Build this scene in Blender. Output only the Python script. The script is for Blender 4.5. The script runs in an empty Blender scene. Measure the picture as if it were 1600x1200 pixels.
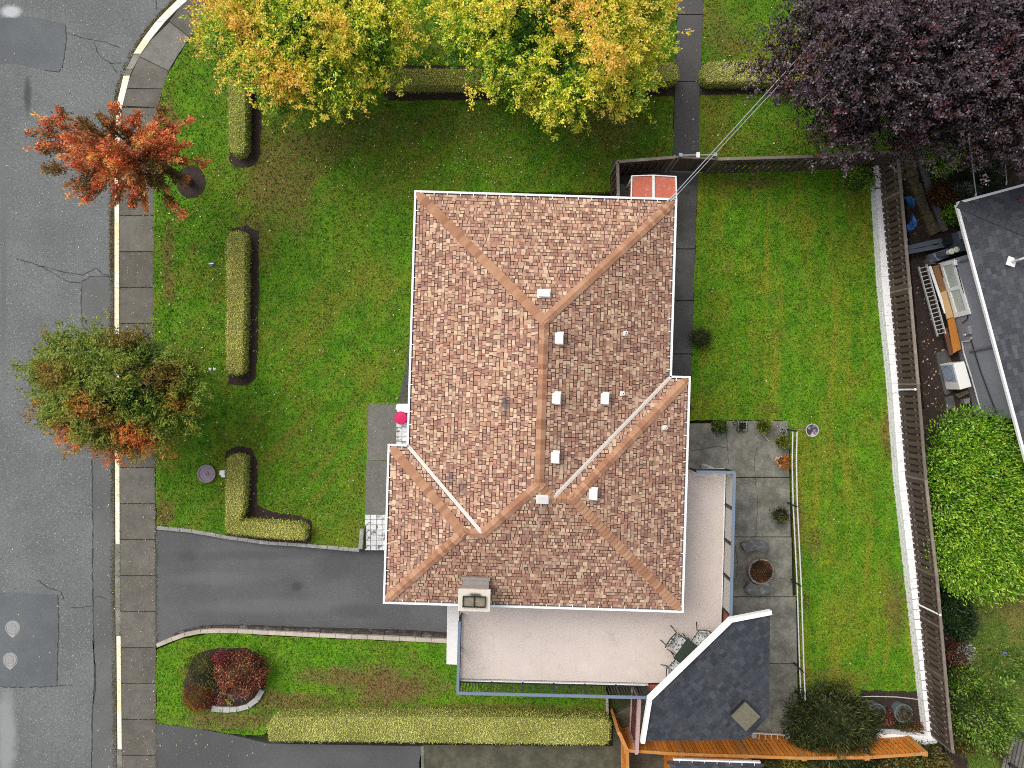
import bpy, math, random
import numpy as np
from mathutils import Vector, Matrix

# ---------------------------------------------------------------- camera, sky, sun, exposure
CAM_H = 29.0            # drone height above the lawn
FPX = 1087.0            # focal length in pixels of a 1600 px wide picture
sc = bpy.context.scene
cam_data = bpy.data.cameras.new('camera')
cam_data.sensor_fit = 'HORIZONTAL'; cam_data.sensor_width = 36.0
cam_data.lens = 36.0 * FPX / 1600.0
cam_data.clip_start = 0.1; cam_data.clip_end = 2000.0
cam = bpy.data.objects.new('camera', cam_data)
sc.collection.objects.link(cam)
cam.location = (0, 0, CAM_H); cam.rotation_euler = (0, 0, 0)
sc.camera = cam

SUN_EL, SUN_AZ = math.radians(52), math.radians(-48)      # azimuth from +Y, clockwise
world = bpy.data.worlds.new('World'); sc.world = world; world.use_nodes = True
wn = world.node_tree.nodes; wl = world.node_tree.links
sky = wn.new('ShaderNodeTexSky'); sky.sky_type = 'NISHITA'; sky.sun_disc = False
sky.sun_elevation = SUN_EL; sky.sun_rotation = SUN_AZ
sky.air_density = 1.0; sky.dust_density = 4.0; sky.ozone_density = 1.0
hs_ = wn.new('ShaderNodeHueSaturation'); hs_.inputs['Saturation'].default_value = 0.3        # bright overcast
wl.new(sky.outputs[0], hs_.inputs['Color']); wl.new(hs_.outputs[0], wn['Background'].inputs[0])
wn['Background'].inputs[1].default_value = 0.15
sun_data = bpy.data.lights.new('sun', 'SUN'); sun_data.energy = 1.4
sun_data.angle = math.radians(42); sun_data.color = (1.0, 0.95, 0.87)
sun = bpy.data.objects.new('sun', sun_data); sc.collection.objects.link(sun)
sun_dir = Vector((math.sin(SUN_AZ) * math.cos(SUN_EL), math.cos(SUN_AZ) * math.cos(SUN_EL), math.sin(SUN_EL)))
sun.rotation_euler = sun_dir.to_track_quat('Z', 'Y').to_euler()
sun.location = (0, 0, 60)
sc.view_settings.view_transform = 'Standard'; sc.view_settings.look = 'None'
sc.view_settings.gamma = 1.0; sc.view_settings.exposure = 0.35
sc.view_settings.use_curve_mapping = False
sc.cycles.filter_width = 1.0; sc.cycles.use_denoising = False

# ---------------------------------------------------------------- helpers
RNG = np.random.default_rng(11); random.seed(5)
COL = sc.collection
def S(z=0.0): return (CAM_H - z) / FPX
def P(px, py, z=0.0):
    s = S(z); return ((px - 800) * s, (600 - py) * s, z)
def PP(pts, z=0.0): return [P(x, y, z) for x, y in pts]

def tag(o, label=None, cat=None, group=None, kind=None):
    if label: o['label'] = label
    if cat: o['category'] = cat
    if group: o['group'] = group
    if kind: o['kind'] = kind
    return o
def thing(name, loc, label, cat, group=None):
    o = bpy.data.objects.new(name, None); COL.objects.link(o)
    o.empty_display_size = 0.2; o.location = loc
    return tag(o, label, cat, group)
def wloc(o):
    v = Vector((0, 0, 0))
    while o is not None: v += o.location; o = o.parent
    return v

class MB:
    """collects polygons in world coordinates; build() links them as one mesh"""
    def __init__(s): s.v = []; s.f = []; s.c = []; s.col = None
    def poly(s, pts):
        n = len(s.v); s.v += [tuple(p) for p in pts]; s.f.append(tuple(range(n, n + len(pts)))); s.c.append(s.col); return s
    def mesh(s, vs, fs):
        n = len(s.v); s.v += [tuple(p) for p in vs]
        for f in fs: s.f.append(tuple(i + n for i in f)); s.c.append(s.col)
        return s
    def prism(s, pts, z0, z1, bottom=False):
        """pts: xy list; z1 a number or one per point"""
        n = len(pts); zt = z1 if hasattr(z1, '__len__') else [z1] * n; zb = z0 if hasattr(z0, '__len__') else [z0] * n
        a = sum(pts[i][0] * pts[(i + 1) % n][1] - pts[(i + 1) % n][0] * pts[i][1] for i in range(n))
        idx = list(range(n)) if a > 0 else list(range(n))[::-1]
        top = [(pts[i][0], pts[i][1], zt[i]) for i in idx]; bot = [(pts[i][0], pts[i][1], zb[i]) for i in idx]
        fs = [tuple(range(n))] + [(i, n + i, n + (i + 1) % n, (i + 1) % n) for i in range(n)]
        if bottom: fs.append(tuple(range(2 * n - 1, n - 1, -1)))
        return s.mesh(top + bot, fs)
    def box(s, c, size, rz=0.0, tilt=None):
        x, y, z = size[0] / 2, size[1] / 2, size[2] / 2
        M = Matrix.Rotation(rz, 3, 'Z')
        if tilt: M = M @ Matrix.Rotation(tilt[0], 3, tilt[1])
        vs = [Vector(c) + M @ Vector((a * x, b * y, d * z)) for d in (-1, 1) for a, b in ((-1, -1), (1, -1), (1, 1), (-1, 1))]
        return s.mesh(vs, [(3, 2, 1, 0), (4, 5, 6, 7), (0, 1, 5, 4), (1, 2, 6, 5), (2, 3, 7, 6), (3, 0, 4, 7)])
    def bar(s, a, b, w, h):
        """rectangular bar from a to b"""
        a = Vector(a); b = Vector(b); d = b - a
        if d.length < 1e-6: return s
        x = d.normalized(); up = Vector((0, 0, 1)) if abs(x.z) < .95 else Vector((0, 1, 0))
        y = up.cross(x).normalized(); z = x.cross(y)
        vs = [p + y * i * w / 2 + z * j * h / 2 for p in (a, b) for i, j in ((-1, -1), (1, -1), (1, 1), (-1, 1))]
        return s.mesh(vs, [(0, 1, 2, 3), (7, 6, 5, 4), (0, 4, 5, 1), (1, 5, 6, 2), (2, 6, 7, 3), (3, 7, 4, 0)])
    def tube(s, pts, rs, n=8, caps=True):
        pts = [Vector(p) for p in pts]
        if not hasattr(rs, '__len__'): rs = [rs] * len(pts)
        vs = []; fs = []
        prev = None
        for i, p in enumerate(pts):
            d = (pts[min(i + 1, len(pts) - 1)] - pts[max(i - 1, 0)]).normalized()
            if prev is None:
                up = Vector((0, 0, 1)) if abs(d.z) < .9 else Vector((1, 0, 0)); y = up.cross(d).normalized()
            else: y = (prev - d * prev.dot(d)).normalized()
            prev = y; z = d.cross(y)
            vs += [p + (y * math.cos(2 * math.pi * k / n) + z * math.sin(2 * math.pi * k / n)) * rs[i] for k in range(n)]
        for i in range(len(pts) - 1):
            for k in range(n):
                fs.append((i * n + k, i * n + (k + 1) % n, (i + 1) * n + (k + 1) % n, (i + 1) * n + k))
        if caps: fs += [tuple(range(n - 1, -1, -1)), tuple(range((len(pts) - 1) * n, len(pts) * n))]
        return s.mesh(vs, fs)
    def lathe(s, c, prof, n=20, ex=1.0):
        """prof: (r, z) from bottom to top, axis through c"""
        vs = []; fs = []
        for r, z in prof:
            vs += [(c[0] + ex * r * math.cos(2 * math.pi * k / n), c[1] + r * math.sin(2 * math.pi * k / n), c[2] + z) for k in range(n)]
        for i in range(len(prof) - 1):
            for k in range(n): fs.append((i * n + k, i * n + (k + 1) % n, (i + 1) * n + (k + 1) % n, (i + 1) * n + k))
        fs.append(tuple(range((len(prof) - 1) * n, len(prof) * n)))
        return s.mesh(vs, fs)
    def ribbon(s, pts, w, z):
        """flat strip along an xy polyline"""
        w = w if hasattr(w, '__len__') else [w] * len(pts)
        L = []; R = []
        for i in range(len(pts)):
            a = Vector(pts[max(i - 1, 0)][:2]); b = Vector(pts[min(i + 1, len(pts) - 1)][:2]); d = (b - a).normalized()
            n = Vector((-d.y, d.x)) * w[i] / 2; p = Vector(pts[i][:2])
            L.append((*(p + n), z)); R.append((*(p - n), z))
        for i in range(len(pts) - 1): s.poly([R[i], R[i + 1], L[i + 1], L[i]])
        return s
    def build(s, name, mat, parent=None, smooth=False, bevel=0.0):
        me = bpy.data.meshes.new(name); off = wloc(parent) if parent else Vector((0, 0, 0))
        me.from_pydata([(v[0] - off.x, v[1] - off.y, v[2] - off.z) for v in s.v], [], s.f)
        me.materials.append(mat)
        if any(c is not None for c in s.c):
            at = me.color_attributes.new('col', 'FLOAT_COLOR', 'CORNER'); arr = []
            for f, c in zip(s.f, s.c): arr += [(c[0], c[1], c[2], 1.0) if c is not None else (1, 1, 1, 1)] * len(f)
            at.data.foreach_set('color', np.array(arr, dtype=np.float32).ravel())
        if smooth: me.polygons.foreach_set('use_smooth', [True] * len(me.polygons))
        o = bpy.data.objects.new(name, me); COL.objects.link(o)
        if parent: o.parent = parent
        if bevel:
            m = o.modifiers.new('bevel', 'BEVEL'); m.width = bevel; m.segments = 2; m.limit_method = 'ANGLE'
        return o
def child(name, me, parent, loc, rz=0.0, rot=None):
    o = bpy.data.objects.new(name, me); COL.objects.link(o); o.parent = parent
    o.location = Vector(loc) - wloc(parent); o.rotation_euler = rot if rot is not None else (0, 0, rz)
    return o
def mesh_only(mb, name, mat, bevel=0):
    me = bpy.data.meshes.new(name); me.from_pydata(mb.v, [], mb.f); me.materials.append(mat); return me
def structure(name, mb, mat): return tag(mb.build(name, mat), kind='structure')

def inside(pts, poly):
    """numpy point in polygon"""
    x, y = pts[:, 0], pts[:, 1]; r = np.zeros(len(pts), bool); n = len(poly)
    for i in range(n):
        x0, y0 = poly[i][:2]; x1, y1 = poly[(i + 1) % n][:2]
        if y0 == y1: continue
        c = ((y0 > y) != (y1 > y)) & (x < (x1 - x0) * (y - y0) / (y1 - y0) + x0); r ^= c
    return r
def scatter(poly, density, minus=()):
    a = np.array([p[:2] for p in poly]); lo = a.min(0); hi = a.max(0)
    n = int((hi - lo).prod() * density); p = lo + RNG.random((n, 2)) * (hi - lo)
    p = p[inside(p, poly)]
    for m in minus: p = p[~inside(p, m)]
    return p
def resample(pts, step):
    out = [Vector(pts[0])]
    for a, b in zip(pts[:-1], pts[1:]):
        a = Vector(a); b = Vector(b); n = max(1, round((b - a).length / step))
        out += [a.lerp(b, i / n) for i in range(1, n + 1)]
    return out
def wobble(pts, step, amp, closed=True):
    q = resample(list(pts) + ([pts[0]] if closed else []), step)
    if closed: q = q[:-1]
    return [(p.x + random.uniform(-amp, amp), p.y + random.uniform(-amp, amp)) for p in q]

# ---------------------------------------------------------------- node materials
class NT:
    def __init__(s, name, rough=0.8, spec=0.3):
        s.m = bpy.data.materials.new(name); s.m.use_nodes = True; s.t = s.m.node_tree; s.n = s.t.nodes
        s.b = s.n['Principled BSDF']; s.b.inputs['Roughness'].default_value = rough
        s.b.inputs['Specular IOR Level'].default_value = spec
        s.pos = s.n.new('ShaderNodeNewGeometry').outputs['Position']
    def put(s, sock, v):
        if hasattr(v, 'is_linked') or isinstance(v, bpy.types.NodeSocket): s.t.links.new(v, sock)
        else: sock.default_value = (*v, 1.0) if (isinstance(v, (tuple, list)) and len(v) == 3 and sock.type == 'RGBA') else v
    def noise(s, scale, detail=3.0, rough=0.55, vec=None, dist=0.0):
        n = s.n.new('ShaderNodeTexNoise'); n.inputs['Scale'].default_value = scale; n.inputs['Detail'].default_value = detail
        n.inputs['Roughness'].default_value = rough; n.inputs['Distortion'].default_value = dist
        s.t.links.new(vec if vec is not None else s.pos, n.inputs['Vector']); return n.outputs['Fac']
    def voro(s, scale, feature='F1', vec=None, rnd=1.0):
        n = s.n.new('ShaderNodeTexVoronoi'); n.feature = feature; n.inputs['Scale'].default_value = scale; n.inputs['Randomness'].default_value = rnd
        s.t.links.new(vec if vec is not None else s.pos, n.inputs['Vector']); return n
    def math(s, op, a, b=0.0, clamp=False):
        n = s.n.new('ShaderNodeMath'); n.operation = op; n.use_clamp = clamp; s.put(n.inputs[0], a); s.put(n.inputs[1], b); return n.outputs[0]
    def step(s, f, lo, hi, a=0.0, b=1.0):
        n = s.n.new('ShaderNodeMapRange'); n.interpolation_type = 'SMOOTHSTEP'; s.put(n.inputs[0], f)
        for i, v in enumerate((lo, hi, a, b)): n.inputs[i + 1].default_value = v
        return n.outputs[0]
    def mix(s, f, a, b, mode='MIX'):
        n = s.n.new('ShaderNodeMix'); n.data_type = 'RGBA'; n.blend_type = mode
        s.put(n.inputs['Factor'], f); s.put(n.inputs['A'], a); s.put(n.inputs['B'], b)
        return [o for o in n.outputs if o.type == 'RGBA'][0]
    def ramp(s, f, stops, const=False):
        n = s.n.new('ShaderNodeValToRGB'); e = n.color_ramp.elements
        if const: n.color_ramp.interpolation = 'CONSTANT'
        while len(e) < len(stops): e.new(0.5)
        for el, (p, c) in zip(e, stops): el.position = p; el.color = (*c, 1)
        s.put(n.inputs[0], f); return n.outputs[0]
    def attr(s, name='col'):
        n = s.n.new('ShaderNodeVertexColor'); n.layer_name = name; return n.outputs['Color']
    def island(s): return s.n['Geometry'].outputs['Random Per Island']
    def orand(s):
        n = s.n.new('ShaderNodeObjectInfo'); return n.outputs['Random']
    def scaled(s, v):
        n = s.n.new('ShaderNodeVectorMath'); n.operation = 'MULTIPLY'; s.put(n.inputs[0], s.pos); n.inputs[1].default_value = v; return n.outputs[0]
    def blob(s, c, r, ry=None, wob=0.5, ns=1.2):
        """soft 0..1 mask round a world xy point with a ragged rim"""
        n = s.n.new('ShaderNodeVectorMath'); n.operation = 'SUBTRACT'; s.put(n.inputs[0], s.pos); n.inputs[1].default_value = (c[0], c[1], 0)
        k = s.n.new('ShaderNodeVectorMath'); k.operation = 'MULTIPLY'; s.t.links.new(n.outputs[0], k.inputs[0]); k.inputs[1].default_value = (1 / r, 1 / (ry or r), 0)
        l = s.n.new('ShaderNodeVectorMath'); l.operation = 'LENGTH'; s.t.links.new(k.outputs[0], l.inputs[0])
        d = s.math('ADD', l.outputs['Value'], s.math('MULTIPLY', s.math('SUBTRACT', s.noise(ns, 4, 0.65), 0.5), wob * 3))
        return s.step(d, 0.35, 1.15, 1.0, 0.0)
    def bump(s, h, strength=0.4, dist=0.02):
        n = s.n.new('ShaderNodeBump'); n.inputs['Strength'].default_value = strength; n.inputs['Distance'].default_value = dist
        s.put(n.inputs['Height'], h); s.t.links.new(n.outputs[0], s.b.inputs['Normal'])
    def done(s, col, rough=None, metal=None):
        s.put(s.b.inputs['Base Color'], col)
        if rough is not None: s.put(s.b.inputs['Roughness'], rough)
        if metal is not None: s.b.inputs['Metallic'].default_value = metal
        return s.m

def simple(name, c, rough=0.6, var=0.18, scale=6.0, spec=0.3, metal=0.0, bump=0.0, dirt=None):
    t = NT(name, rough, spec)
    a = tuple(x * (1 - var) for x in c); b = tuple(min(1, x * (1 + var)) for x in c)
    col = t.mix(t.noise(scale, 4, 0.65), a, b)
    if dirt: col = t.mix(t.step(t.noise(scale * 0.35, 5, 0.7), 0.5, 0.75), col, dirt)
    if bump: t.bump(t.noise(scale * 8, 3), bump, 0.01)
    return t.done(col, rough, metal)

def lawn_material(name, green, dark, dry, dry_amt, spots=(), stripes=None, brown=(0.17, 0.11, 0.04)):
    t = NT(name, 0.8, 0.1)
    big = t.noise(0.4, 5, 0.65); mid = t.noise(1.5, 4, 0.6); fine = t.noise(6, 4, 0.75); tiny = t.noise(17, 3, 0.8)
    col = t.mix(t.step(mid, 0.32, 0.68), dark, green)
    col = t.mix(t.math('MULTIPLY', t.step(big, 0.45, 0.66), dry_amt), col, dry)
    col = t.mix(t.math('MULTIPLY', t.step(fine, 0.5, 0.74), 0.45), col, dry)
    col = t.mix(t.math('MULTIPLY', t.step(t.noise(1.3, 6, 0.75), 0.55, 0.70), 0.75), col, tuple(0.65 * a + 0.35 * b for a, b in zip(brown, dry)))
    if stripes:
        ang, sx, sy, amt = stripes
        m = t.n.new('ShaderNodeMapping'); m.vector_type = 'TEXTURE'; m.inputs['Rotation'].default_value = (0, 0, ang); m.inputs['Scale'].default_value = (1 / sx, 1 / sy, 1)
        t.t.links.new(t.pos, m.inputs['Vector'])
        f = t.step(t.noise(1.0, 4, 0.6, m.outputs[0]), 0.47, 0.66)
        col = t.mix(t.math('MULTIPLY', f, amt), col, dry)
        g = t.step(t.noise(1.7, 3, 0.6, m.outputs[0]), 0.5, 0.35)
        col = t.mix(t.math('MULTIPLY', g, amt * 0.6), col, dark)
    for c, r, ry, amt in spots:
        col = t.mix(t.math('MULTIPLY', t.math('MULTIPLY', t.blob(c, r, ry), t.step(fine, 0.25, 0.6)), amt), col, brown)
    col = t.mix(t.step(tiny, 0.32, 0.6), t.mix(0.65, col, tuple(0.45 * x for x in dark)), col)
    col = t.mix(t.math('MULTIPLY', t.step(t.noise(23, 2, 0.8), 0.58, 0.72), 0.6), col, tuple(min(1, 1.7 * a + 0.03) for a in dry))
    isl = t.island()
    col = t.mix(1.0, col, t.ramp(isl, [(0, (0.45, 0.48, 0.5)), (0.5, (0.95, 0.95, 0.95)), (1, (1.6, 1.5, 1.5))]), 'MULTIPLY')
    t.bump(tiny, 0.8, 0.06)
    return t.done(col)

def asphalt_material(name, c, speck=0.5, warm=0.0, streak=None):
    t = NT(name, 0.85, 0.25)
    d = tuple(0.86 * x for x in c); l = tuple(1.1 * x for x in c)
    col = t.mix(t.step(t.noise(0.35, 5, 0.6), 0.35, 0.65), d, l)
    col = t.mix(t.math('MULTIPLY', t.step(t.noise(2.2, 5, 0.7), 0.45, 0.75), 0.35), col, d)
    g = t.noise(15, 2, 0.8); g2 = t.noise(22, 2, 0.8)
    col = t.mix(t.math('MULTIPLY', t.step(g, 0.56, 0.72), speck), col, tuple(min(0.75, 1.7 * x + 0.05) for x in c))
    col = t.mix(t.math('MULTIPLY', t.step(g2, 0.48, 0.3), speck), col, tuple(0.5 * x for x in c))
    if streak is not None:
        for cc, r, ry, k, a in streak: col = t.mix(t.math('MULTIPLY', t.blob(cc, r, ry, 0.35), a), col, k)
    t.bump(g, 0.35, 0.01)
    return t.done(col)

def concrete_material(name, c, mottled=0.6, dark=0.55, moss=None, per_object=0.12, speck=0.3):
    t = NT(name, 0.85, 0.2)
    col = t.mix(t.step(t.noise(1.3, 6, 0.75), 0.35, 0.65), tuple(dark * x for x in c), c)
    col = t.mix(t.math('MULTIPLY', t.step(t.noise(5, 5, 0.75), 0.5, 0.7), mottled), col, tuple(0.62 * x for x in c))
    col = t.mix(t.math('MULTIPLY', t.step(t.noise(16, 3, 0.85), 0.56, 0.7), speck), col, tuple(min(.8, 1.6 * x + .05) for x in c))
    col = t.mix(t.math('MULTIPLY', t.step(t.noise(13, 4, 0.85), 0.47, 0.3), 0.7), col, tuple(0.5 * x for x in c))
    if moss: col = t.mix(t.math('MULTIPLY', t.step(t.noise(0.8, 5, 0.7), 0.5, 0.75), 0.6), col, moss)
    v = t.math('ADD', 1 - per_object, t.math('MULTIPLY', t.orand(), 2 * per_object))
    n = t.n.new('ShaderNodeCombineColor'); [t.put(n.inputs[i], v) for i in range(3)]
    col = t.mix(1.0, col, n.outputs[0], 'MULTIPLY')
    t.bump(t.noise(30, 4, 0.7), 0.25, 0.01)
    return t.done(col)

def wood_material(name, c, grain=1.0, wear=(0.2, 0.18, 0.15), amt=0.35, rnd=0.25):
    t = NT(name, 0.8, 0.2)
    tc = t.n.new('ShaderNodeTexCoord'); m = t.n.new('ShaderNodeMapping'); m.inputs['Scale'].default_value = (14, 14, 1.5)
    t.t.links.new(tc.outputs['Object'], m.inputs['Vector'])
    col = t.mix(t.noise(2.5 * grain, 5, 0.7, m.outputs[0]), tuple(0.55 * x for x in c), tuple(1.25 * x for x in c))
    col = t.mix(t.math('MULTIPLY', t.step(t.noise(3, 5, 0.7), 0.5, 0.75), amt), col, wear)
    v = t.math('ADD', 1 - rnd, t.math('MULTIPLY', t.orand(), 2 * rnd))
    n = t.n.new('ShaderNodeCombineColor'); [t.put(n.inputs[i], v) for i in range(3)]
    return t.done(t.mix(1.0, col, n.outputs[0], 'MULTIPLY'))

def leaf_material(name, trans=0.25, rough=0.45, spec=0.35):
    t = NT(name, rough, spec); c = t.attr()
    t.done(c)
    tr = t.n.new('ShaderNodeBsdfTranslucent'); t.t.links.new(c, tr.inputs[0])
    mx = t.n.new('ShaderNodeMixShader'); mx.inputs[0].default_value = trans
    t.t.links.new(t.b.outputs[0], mx.inputs[1]); t.t.links.new(tr.outputs[0], mx.inputs[2])
    t.t.links.new(mx.outputs[0], t.n['Material Output'].inputs[0])
    return t.m

M = {}
M['leaf'] = leaf_material('leaf'); M['leaf_gloss'] = leaf_material('glossy_leaf', 0.12, 0.32, 0.5)
M['bark'] = simple('bark', (0.13, 0.105, 0.08), 0.9, 0.4, 9, bump=0.6)
M['pale_bark'] = simple('pale_bark', (0.34, 0.33, 0.24), 0.85, 0.3, 8, bump=0.4)
M['soil'] = simple('soil', (0.035, 0.024, 0.02), 0.95, 0.5, 12, bump=0.9, dirt=(0.06, 0.045, 0.035))
M['white'] = simple('white_paint', (0.80, 0.80, 0.79), 0.45, 0.04, 3)
M['dark_core'] = simple('hedge_core', (0.03, 0.04, 0.012), 0.9, 0.3, 12)
M['hedge_core'] = simple('hedge_twigs', (0.21, 0.21, 0.07), 0.95, 0.5, 25, bump=1.0)
M['black_metal'] = simple('black_metal', (0.02, 0.021, 0.024), 0.45, 0.2, 8)
M['blue_metal'] = simple('blue_grey_metal', (0.15, 0.20, 0.27), 0.4, 0.08, 5)
M['galv'] = simple('galvanised_metal', (0.42, 0.43, 0.44), 0.4, 0.12, 10, metal=0.6)
M['alu'] = simple('aluminium', (0.62, 0.62, 0.62), 0.4, 0.1, 10, metal=0.35)

# ---------------------------------------------------------------- foliage helpers
def unit(a): return a / np.maximum(np.linalg.norm(a, axis=1, keepdims=True), 1e-9)
def leaves(name, pos, axis, nor, length, width, col, mat, parent=None, fold=0.18):
    n = len(pos); axis = unit(axis); nor = nor - axis * (nor * axis).sum(1, keepdims=True); nor = unit(nor)
    side = np.cross(nor, axis); L = np.broadcast_to(np.asarray(length, float), n)[:, None]; W = L * np.asarray(width)
    v = np.empty((n, 4, 3)); v[:, 0] = pos; v[:, 2] = pos + axis * L
    v[:, 1] = pos + axis * L * 0.5 + side * W * 0.5 - nor * W * fold; v[:, 3] = pos + axis * L * 0.5 - side * W * 0.5 - nor * W * fold
    v = v.reshape(-1, 3)
    if parent is not None: v = v - np.array(wloc(parent))
    me = bpy.data.meshes.new(name); me.vertices.add(4 * n); me.loops.add(4 * n); me.polygons.add(n)
    me.vertices.foreach_set('co', v.astype(np.float32).ravel()); me.loops.foreach_set('vertex_index', np.arange(4 * n, dtype=np.int32))
    me.polygons.foreach_set('loop_start', np.arange(0, 4 * n, 4, dtype=np.int32))
    me.update(calc_edges=True)
    if col is not None:
        at = me.color_attributes.new('col', 'FLOAT_COLOR', 'POINT')
        c = np.ones((n, 4, 4), np.float32); c[:, :, :3] = np.clip(col, 0, 1)[:, None, :]
        at.data.foreach_set('color', c.ravel())
    me.materials.append(mat); o = bpy.data.objects.new(name, me); COL.objects.link(o)
    if parent is not None: o.parent = parent
    return o
def pal(stops, t, jitter=0.18):
    """colour along a list of linear rgb stops, t in 0..1, with brightness and hue jitter"""
    s = np.array(stops, float); x = np.clip(t, 0, 0.9999) * (len(s) - 1); i = x.astype(int); f = (x - i)[:, None]
    c = s[i] * (1 - f) + s[i + 1] * f
    return c * (1 + RNG.normal(0, jitter, (len(t), 1))).clip(0.4, 1.8) * (1 + RNG.normal(0, jitter * 0.3, (len(t), 3)))
def rdir(n, zlo=-0.15):
    z = RNG.uniform(zlo, 1, n); a = RNG.uniform(0, 2 * np.pi, n); r = np.sqrt(1 - z * z)
    return np.stack([r * np.cos(a), r * np.sin(a), z], 1)
def lump(d, seed, k=5, amp=0.2):
    """smooth lumpy factor over directions"""
    g = np.random.default_rng(seed); s = np.zeros(len(d))
    for j in range(k): s += np.sin(d @ g.normal(0, 3.2 + j * 1.3, 3) + g.uniform(0, 6.3)) / (1 + 0.4 * j)
    return 1 + amp * s / 1.8

def tree(name, label, crown_px, radii_px, z_base, z_top, stops, n_clump, shoots, per_shoot, leaf_len, base_px=None, seed=1,
         clump_r=0.55, shoot_len=0.6, tipness=0.6, trunk_r=0.14, droop=0.0, lump_amp=0.22, mat='leaf', bark='bark', flat=0.55,
         color_fn=None, width=0.5, group=None, radial=0.5, inner=0.25, limb_show=0):
    """crown_px: picture centre of the crown; radii_px its half sizes; built at its real height"""
    zc = z_base + (z_top - z_base) * 0.45
    cx, cy, _ = P(*crown_px, zc); rx = radii_px[0] * S(zc); ry = radii_px[1] * S(zc); rz = (z_top - z_base) * 0.55
    bx, by, _ = P(*base_px) if base_px else (cx, cy, 0)
    root = thing(name, (bx, by, 0), label, 'tree', group)
    C = np.array([cx, cy, zc]); R = np.array([rx, ry, rz])
    global RNG; keep = RNG; RNG = np.random.default_rng(seed)
    d = rdir(n_clump, -0.35)
    order = np.argsort(d[:, 2]); d = d[order]
    rad = lump(d, seed, 5, lump_amp) * RNG.uniform(0.80, 1.04, n_clump)
    deep = RNG.random(n_clump) < inner; rad[deep] *= RNG.uniform(0.5, 0.8, deep.sum())
    cl = C + d * rad[:, None] * R
    # trunk and limbs
    mb = MB(); top = Vector((cx, cy, z_base + (z_top - z_base) * 0.35)); b = Vector((bx, by, -0.15))
    tp = [b, b.lerp(top, 0.3) + Vector((random.uniform(-.08, .08), random.uniform(-.08, .08), 0)), b.lerp(top, 0.65), top]
    mb.tube(tp, [trunk_r * 1.35, trunk_r, trunk_r * 0.85, trunk_r * 0.6], 10)
    tr = mb.build('trunk', M[bark], root, smooth=True)
    lm = MB()
    for i in range(0, n_clump, max(1, n_clump // 46)):
        e = Vector(cl[i]); st = b.lerp(top, RNG.uniform(0.55, 1.0)); mid = st.lerp(e, 0.5) + Vector((0, 0, -0.12 * (e - st).length * (1 if e.z > st.z else -1)))
        lm.tube([st, mid, e, e + (e - mid).normalized() * shoot_len * 0.5], [trunk_r * 0.38, trunk_r * 0.22, 0.018, 0.006], 6, caps=False)
    if limb_show: 
        for i in RNG.choice(np.arange(n_clump // 2, n_clump), limb_show, replace=False):
            e = Vector(cl[i]) * 1.0; o = (e - Vector(C)); o.z *= 0.3; o = o.normalized()
            q = Vector((RNG.normal(0, .2), RNG.normal(0, .2), 0.14))
            lm.tube([e - o * 0.8, e + q * .3, e + o * 0.5 + q], [0.03, 0.024, 0.01], 5)
    lm.build('limbs', M['pale_bark'] if limb_show else M[bark], root, smooth=True)
    # shoots fan out of each clump, leaves sit along the shoots
    ns = n_clump * shoots; ci = np.repeat(np.arange(n_clump), shoots)
    out = d[ci] * np.array([1, 1, 0.6]); sd = rdir(ns, -0.25)
    sdir = unit(out * radial + sd * 0.75 + np.array([0, 0, 0.25 - droop]))
    start = cl[ci] + RNG.normal(0, 1, (ns, 3)) * clump_r * np.array([1, 1, flat]) * 0.55
    sl = shoot_len * RNG.uniform(0.55, 1.3, ns)
    nl = ns * per_shoot; si = np.repeat(np.arange(ns), per_shoot)
    t = RNG.random(nl) ** 0.8
    pos = start[si] + sdir[si] * (sl[si] * t)[:, None] + RNG.normal(0, 0.05, (nl, 3)) - np.array([0, 0, 1]) * (droop * 0.5 * (t ** 2) * sl[si])[:, None]
    ax = unit(sdir[si] * 0.7 + RNG.normal(0, 0.6, (nl, 3))); nor = np.array([0, 0, 1.0]) + RNG.normal(0, 0.36, (nl, 3))
    rel = (pos - C) / R; rr = np.linalg.norm(rel, axis=1)
    cr = RNG.normal(0, 0.2, n_clump)[ci][si]
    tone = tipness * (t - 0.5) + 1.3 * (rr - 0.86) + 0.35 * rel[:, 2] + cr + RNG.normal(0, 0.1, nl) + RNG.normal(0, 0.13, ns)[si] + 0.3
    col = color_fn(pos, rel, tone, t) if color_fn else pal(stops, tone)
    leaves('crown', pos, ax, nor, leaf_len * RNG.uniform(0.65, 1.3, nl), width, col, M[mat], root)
    RNG = keep
    return root

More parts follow.
